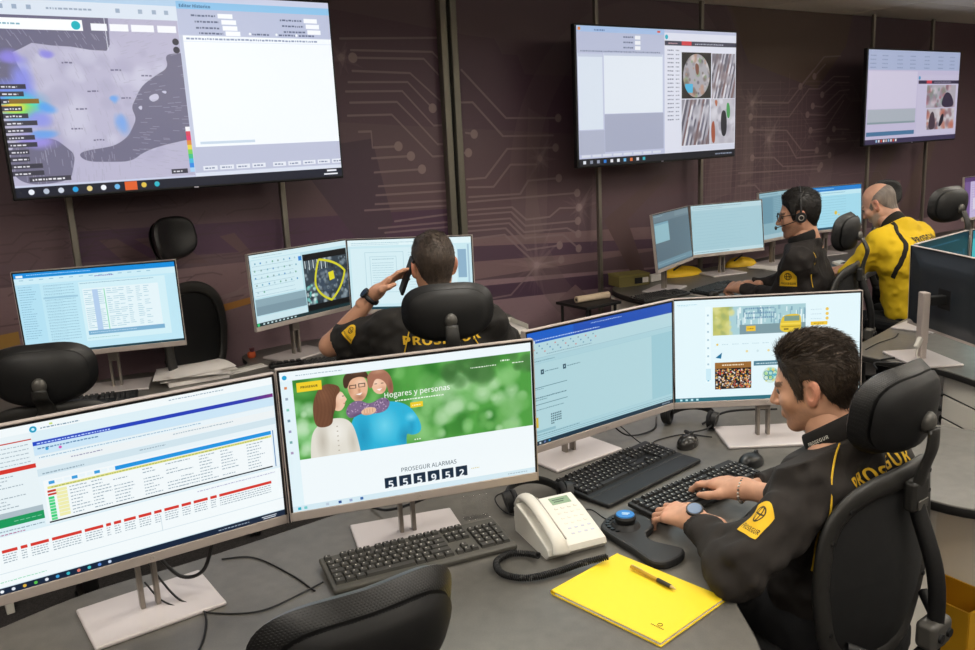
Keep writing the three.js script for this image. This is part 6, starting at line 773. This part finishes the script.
function watch(p, at, axis, face, r, m) { const q = new THREE.Quaternion().setFromUnitVectors(V(0, 0, 1), axis.clone().normalize()), g = new THREE.TorusGeometry(r, 0.006, 8, 28).applyMatrix4(new THREE.Matrix4().makeScale(1, 1, 1.6)); g.applyQuaternion(q); g.translate(at.x, at.y, at.z); const w = obj('watch_strap', p.off(g), M.black, p.t); const f = face.clone().normalize(), c = at.clone().addScaledVector(f, r + 0.004), d = new THREE.CylinderGeometry(0.021, 0.021, 0.009, 28).applyQuaternion(new THREE.Quaternion().setFromUnitVectors(UPV, f)); d.translate(c.x, c.y, c.z); obj('watch_case', p.off(d), M.black, w); const c2 = c.clone().addScaledVector(f, 0.0046), d2 = new THREE.CylinderGeometry(0.0175, 0.0175, 0.0012, 28).applyQuaternion(new THREE.Quaternion().setFromUnitVectors(UPV, f)); d2.translate(c2.x, c2.y, c2.z); obj('watch_face', p.off(d2), m, w); }
{ // the man typing in the foreground
  const p = person('man in a dark sweatshirt typing on the nearest keyboard, seen from behind', {
    F: [-0.65, 0, -0.76], pelvis: [0.87, 0.53, -1.995], chest: [0.86, 0.82, -1.99], neck: [0.862, 0.965, -1.99], bulk: 0.95, strands: 7000, strandLen: 0.026, head: [0.81, 1.122, -2.045], headFwd: [-0.84, -0.24, -0.5], headUp: [-0.12, 1, -0.06], headSize: 0.93,
    shL: [0.735, 0.915, -1.865], shR: [1.0, 0.905, -2.09], elL: [0.532, 0.792, -1.735], elR: [0.96, 0.805, -2.22], wrL: [0.503, 0.802, -1.972], wrR: [0.675, 0.81, -2.125],
    handL: { fwd: [-0.55, -0.1, -0.8], up: [-0.25, 1, 0.1], scale: 1.1, curl: [0.7, 0.75, 0.75, 0.7] }, handR: { fwd: [-0.6, -0.08, -0.85], up: [0.1, 1, 0.15], scale: 1.1, curl: [0.5, 0.65, 0.75, 0.8] },
    hair: [0.055, 0.037, 0.025], thick: 0.019, shirt: 0x1e1814, collar: 0x191411, sleeve: 1.86, skin: [0.62, 0.33, 0.21], beard: [0.16, 0.1, 0.075, 0.35], fold: 0.015, trousers: 0x0f0f13 });
  const bk = p.F.clone().multiplyScalar(-1);
  decal(p.shirtF, p.ch.clone().addScaledVector(bk, 0.12).addScaledVector(UPV, 0.125), p.R, UPV, p.F, 0.3, 0.05, wordTex('PROSEGUR', '#e3b51d'), 'back_lettering', p.t).geometry.translate(-p.t.position.x, 0, -p.t.position.z);
  const out = V(-0.82, 0.3, 0.48).normalize(), mid = p.sl.clone().lerp(p.el, 0.34), du = V(0, 1, 0).addScaledVector(out, -out.y).normalize(), dx = du.clone().cross(out).normalize();
  decal(p.shirtF, mid.clone().addScaledVector(out, 0.06), dx, du, out.clone().multiplyScalar(-1), 0.075, 0.1, badgeTex, 'sleeve_badge', p.t, 16, 20).geometry.translate(-p.t.position.x, 0, -p.t.position.z);
  piping(p, [V(0.815, 1.03, -1.9), V(0.79, 1.0, -1.86), V(0.765, 0.96, -1.82), V(0.75, 0.9, -1.8), V(0.745, 0.82, -1.82), V(0.745, 0.72, -1.85)]);
  const ax = V(-0.2, 0, -1); watch(p, p.wl.clone().add(V(-0.003, 0.001, -0.012)), V(-0.3, -0.05, -0.9), V(-0.15, 0.9, 0.35), 0.029, std(0x3d5f86, 0.2)); void ax;
  for (let i = 0; i < 22; i++) { const a = i / 22 * Math.PI * 2, d = V(-0.75, -0.05, -0.6).normalize(), u = UPV.clone().addScaledVector(d, -d.y).normalize(), v = d.clone().cross(u), c = p.wr.clone().add(V(-0.01, -0.004, -0.008)).addScaledVector(u, Math.cos(a) * 0.032).addScaledVector(v, Math.sin(a) * 0.034), g = new THREE.SphereGeometry(0.0038, 8, 6); g.translate(c.x, c.y, c.z); obj('bracelet_bead', p.off(g), std(i % 3 ? 0xcfc8bb : 0x6d675e, 0.3, { metalness: 0.5 }), p.t); }
  obj('collar_lettering', p.off(grid(14, 2, (u, v) => p.onCollar(1.1 + u * 0.85, (v - 0.5) * 0.014, 0.0078))), new THREE.MeshStandardMaterial({ map: wordTex('PROSEGUR', '#d8d4c8', 256, 48), transparent: true, alphaTest: 0.4, roughness: 0.7 }), p.t);
}
{ // the man on the phone
  const p = person('man in a dark polo shirt holding a phone to his ear, seen from behind', {
    F: [-0.14, 0, -0.99], pelvis: [-0.17, 0.6, -3.12], chest: [-0.185, 0.95, -3.17], neck: [-0.19, 1.125, -3.2], head: [-0.198, 1.3, -3.24], headFwd: [-0.3, -0.06, -0.93], headSize: 0.98,
    shL: [-0.385, 1.06, -3.17], shR: [0.005, 1.06, -3.22], elL: [-0.63, 0.99, -3.3], elR: [0.1, 0.86, -3.42], wrL: [-0.435, 1.195, -3.25], wrR: [-0.05, 0.79, -3.62],
    handL: { fwd: [0.72, 0.55, 0.05], up: [-0.55, 0.75, -0.25], curl: [0.25, 0.3, 0.4, 0.5], thumb: [[0.02, -0.004, 0.022], [0.042, -0.014, 0.048], [0.05, -0.024, 0.075], [0.046, -0.03, 0.098]] }, handR: { fwd: [-0.3, -0.15, -0.9], up: [0, 1, 0] },
    hair: [0.05, 0.034, 0.024], thick: 0.008, strands: 4000, strandLen: 0.014, shirt: 0x1a1714, collar: 0x141210, sleeve: 0.8, skin: [0.58, 0.3, 0.19], fold: 0.012, trousers: 0x101014, kneeY: 0.6 });
  const bk = p.F.clone().multiplyScalar(-1), fix = (o) => o.geometry.translate(-p.t.position.x, 0, -p.t.position.z);
  fix(decal(p.shirtF, p.ch.clone().addScaledVector(bk, 0.12).addScaledVector(UPV, 0.1), p.R, UPV, p.F, 0.31, 0.05, wordTex('PROSEGUR', '#dbb021'), 'back_lettering', p.t));
  const out = V(-0.5, 0.55, 0.68).normalize(), du = V(0.5, 0.5, 0).addScaledVector(out, -out.dot(V(0.5, 0.5, 0))).normalize(), dx = du.clone().cross(out).normalize();
  fix(decal(p.shirtF, p.sl.clone().lerp(p.el, 0.42).addScaledVector(out, 0.07), dx, du, out.clone().multiplyScalar(-1), 0.07, 0.08, badgeTex, 'sleeve_badge', p.t, 14, 16));
  for (const s of [1, -1]) piping(p, [p.nb.clone().addScaledVector(p.L, 0.065 * s).addScaledVector(bk, 0.02), p.nb.clone().addScaledVector(p.L, 0.1 * s).addScaledVector(bk, 0.06).addScaledVector(UPV, -0.06), p.ch.clone().addScaledVector(p.L, 0.15 * s).addScaledVector(bk, 0.1).addScaledVector(UPV, 0.03), p.ch.clone().addScaledVector(p.L, 0.19 * s).addScaledVector(bk, 0.08).addScaledVector(UPV, -0.1)]);
  watch(p, p.wl.clone().add(V(-0.012, -0.012, 0)), V(0.68, 0.7, 0.1), V(-0.62, 0.68, 0.35), 0.03, std(0x16324a, 0.2));
  // glasses
  const gl = (g) => p.off(p.toHead(g)); const fr = obj('glasses', gl(mergeGeometries([tube([[0.083, 0.012, -0.02], [0.082, 0.014, 0.03], [0.072, 0.012, 0.09]], 0.002, 12, 5), tube([[-0.083, 0.012, -0.02], [-0.082, 0.014, 0.03], [-0.072, 0.012, 0.09]], 0.002, 12, 5), tr(new THREE.TorusGeometry(0.022, 0.0022, 6, 24), 0.04, 0.004, 0.102, 0, 0.25), tr(new THREE.TorusGeometry(0.022, 0.0022, 6, 24), -0.04, 0.004, 0.102, 0, -0.25), tube([[-0.018, 0.008, 0.108], [0, 0.012, 0.112], [0.018, 0.008, 0.108]], 0.002, 8, 5)])), std(0x15181f, 0.3), p.t); void fr;
  // the phone is held in the hand: a thing of its own
  const ph = thing('mobile_phone', 'black mobile phone held to the ear of the man in the polo shirt', 'phone', [-0.3, 1.268, -3.225], 0); ph.rotation.set(0.2, 0.2, -0.36, 'YXZ'); obj('case', rbox(0.012, 0.145, 0.07, 0.005, 0, 0, 0), M.black, ph); obj('screen', box(0.001, 0.125, 0.06, 0.0066, 0, 0), std(0x0a0c10, 0.15), ph);
}
{ // the man with the headset
  const p = person('man in a dark jacket wearing glasses and a headset, seen from the side', {
    F: [-0.85, 0, -0.53], pelvis: [1.87, 0.53, -4.71], chest: [1.83, 0.89, -4.75], neck: [1.81, 1.09, -4.775], head: [1.785, 1.262, -4.805], headFwd: [-0.95, -0.14, -0.3], headSize: 1.02,
    shL: [1.715, 1.02, -4.615], shR: [1.905, 1.02, -4.92], elL: [1.66, 0.8, -4.72], elR: [1.8, 0.82, -5.1], wrL: [1.535, 0.815, -5.02], wrR: [1.63, 0.81, -5.16],
    handL: { fwd: [-0.4, 0.0, -0.9], up: [-0.5, 1, 0.3], scale: 1.15, curl: [1.1, 1.1, 1.15, 1.15] }, handR: { fwd: [-0.6, -0.1, -0.75], up: [0, 1, 0], curl: [0.5, 0.5, 0.6, 0.6] },
    hair: [0.008, 0.006, 0.005], thick: 0.022, strands: 3000, strandLen: 0.02, shirt: 0x1b1512, collar: 0x120f0d, sleeve: 1.9, skin: [0.56, 0.29, 0.185], beard: [0.1, 0.06, 0.045, 0.35], fold: 0.012 });
  const fix = (o) => o.geometry.translate(-p.t.position.x, 0, -p.t.position.z), gl = (g) => p.off(p.toHead(g));
  const out = V(-0.45, 0.15, 0.88).normalize(), du = UPV.clone().addScaledVector(out, -out.y).normalize(), dx = du.clone().cross(out).normalize();
  fix(decal(p.shirtF, p.sl.clone().lerp(p.el, 0.4).addScaledVector(out, 0.06), dx, du, out.clone().multiplyScalar(-1), 0.11, 0.11, badgeTex, 'sleeve_badge', p.t, 14, 16));
  piping(p, [p.nb.clone().addScaledVector(p.L, 0.07), p.nb.clone().addScaledVector(p.L, 0.14).addScaledVector(UPV, -0.05).addScaledVector(p.F, -0.03), p.sl.clone().addScaledVector(p.F, -0.06).addScaledVector(UPV, -0.05), p.ch.clone().addScaledVector(p.L, 0.16).addScaledVector(p.F, -0.06).addScaledVector(UPV, -0.04)]);
  obj('glasses', gl(mergeGeometries([tube([[0.083, 0.014, -0.02], [0.082, 0.014, 0.03], [0.07, 0.012, 0.092]], 0.0025, 12, 5), tr(new THREE.TorusGeometry(0.021, 0.0025, 6, 24), 0.038, 0.004, 0.103, 0, 0.3), tr(new THREE.TorusGeometry(0.021, 0.0025, 6, 24), -0.038, 0.004, 0.103, 0, -0.3), tube([[-0.018, 0.008, 0.11], [0, 0.012, 0.113], [0.018, 0.008, 0.11]], 0.0025, 8, 5)])), std(0x0c0c0e, 0.3), p.t);
  const hd = [...Array(21).keys()].map((i) => { const a = Math.PI * i / 20; return [Math.cos(a) * 0.1, 0.0 + Math.sin(a) * 0.155, -0.01 - 0.015 * Math.sin(a)]; });
  const w = thing('worn_headset', 'black headset with microphone on the dark-haired man\'s head', 'headset', p.t.position, 0); obj('headband', gl(tube(hd, 0.006, 40, 7)), M.black, w); for (const s of [1, -1]) obj('earpiece', gl(cyl(0.027, 0.03, 0.02, s * 0.103, -0.006, -0.01, 0, 0, Math.PI / 2, 22)), M.black, w); obj('ear_ring', gl(tr(new THREE.TorusGeometry(0.013, 0.0025, 6, 18), 0.115, -0.006, -0.01, 0, Math.PI / 2)), M.silver, w); obj('microphone_boom', gl(tube([[0.112, -0.015, 0.0], [0.1, -0.03, 0.06], [0.06, -0.045, 0.12]], 0.0026, 16, 6)), M.black, w); obj('microphone', gl(tr(new THREE.CapsuleGeometry(0.007, 0.014, 4, 8), 0.054, -0.047, 0.125, 0, 0, 1.1)), M.black, w);
  const lz = obj('lanyard', p.off(tube([p.nb.clone().addScaledVector(p.F, 0.07), p.ch.clone().addScaledVector(p.F, 0.13).addScaledVector(p.L, 0.04).addScaledVector(UPV, 0.06), p.ch.clone().addScaledVector(p.F, 0.15).addScaledVector(p.L, 0.03).addScaledVector(UPV, -0.05)].map((q) => snap(p.shirtF, q, 0.003)), 0.004, 30, 6)), std(0xc9a53a, 0.6), p.t); void lz;
}
{ // the man in yellow
  const p = person('balding man in a yellow shirt bent over the desk, seen from behind', {
    F: [-0.5, 0, -0.87], pelvis: [2.66, 0.53, -5.03], chest: [2.59, 0.93, -5.13], neck: [2.555, 1.105, -5.215], head: [2.48, 1.25, -5.32], headFwd: [-0.62, -0.5, -0.6], headUp: [-0.3, 1, -0.3], headSize: 1.0, bulk: 1.2,
    shL: [2.39, 1.04, -5.1], shR: [2.73, 1.05, -5.3], elL: [2.27, 0.83, -5.22], elR: [2.68, 0.84, -5.55], wrL: [2.36, 0.8, -5.46], wrR: [2.44, 0.8, -5.66],
    handL: { fwd: [-0.1, -0.1, -0.95], up: [0, 1, 0] }, handR: { fwd: [-0.8, -0.1, -0.55], up: [0, 1, 0] },
    hair: [0.16, 0.13, 0.11], thick: 0.006, topLimit: 0.055, shirt: 0xe2bc14, collar: 0x17130c, sleeve: 1.9, skin: [0.62, 0.34, 0.235], beard: [0.34, 0.31, 0.28, 0.75], fold: 0.008, trousers: 0x0c0c0f });
  const bk = p.F.clone().multiplyScalar(-1), fix = (o) => o.geometry.translate(-p.t.position.x, 0, -p.t.position.z);
  fix(decal(p.shirtF, p.ch.clone().addScaledVector(bk, 0.13).addScaledVector(UPV, 0.13).addScaledVector(p.R, 0.03), p.R, UPV, p.F, 0.27, 0.05, wordTex('PROSEGUR', '#241c08'), 'back_lettering', p.t));
  const band = [p.nb.clone().addScaledVector(p.L, 0.06).addScaledVector(bk, 0.02), p.sl.clone().lerp(p.nb, 0.4).addScaledVector(bk, 0.06).addScaledVector(UPV, -0.01), p.sl.clone().lerp(p.ch, 0.35).addScaledVector(bk, 0.1), p.ch.clone().addScaledVector(p.L, 0.2).addScaledVector(bk, 0.04).addScaledVector(UPV, -0.09)]; const bs = new THREE.CatmullRomCurve3(band.map((q) => snap(p.shirtF, q, 0.0))).getPoints(30).map((q) => snap(p.shirtF, q, 0.001));
  obj('shoulder_band', p.off(sweep(bs, bs.map((q, i) => { const a = bs[Math.max(0, i - 1)], c = bs[Math.min(30, i + 1)], tt = c.clone().sub(a).normalize(), e = 0.004, f = p.shirtF, n = V(f(q.x + e, q.y, q.z) - f(q.x - e, q.y, q.z), f(q.x, q.y + e, q.z) - f(q.x, q.y - e, q.z), f(q.x, q.y, q.z + e) - f(q.x, q.y, q.z - e)).normalize(); return [tt.clone().cross(n).normalize(), n]; }), oval(0.014, 0.003, 10), false)), std(0x17130c, 0.8), p.t);
}
renderer.render(scene, camera);
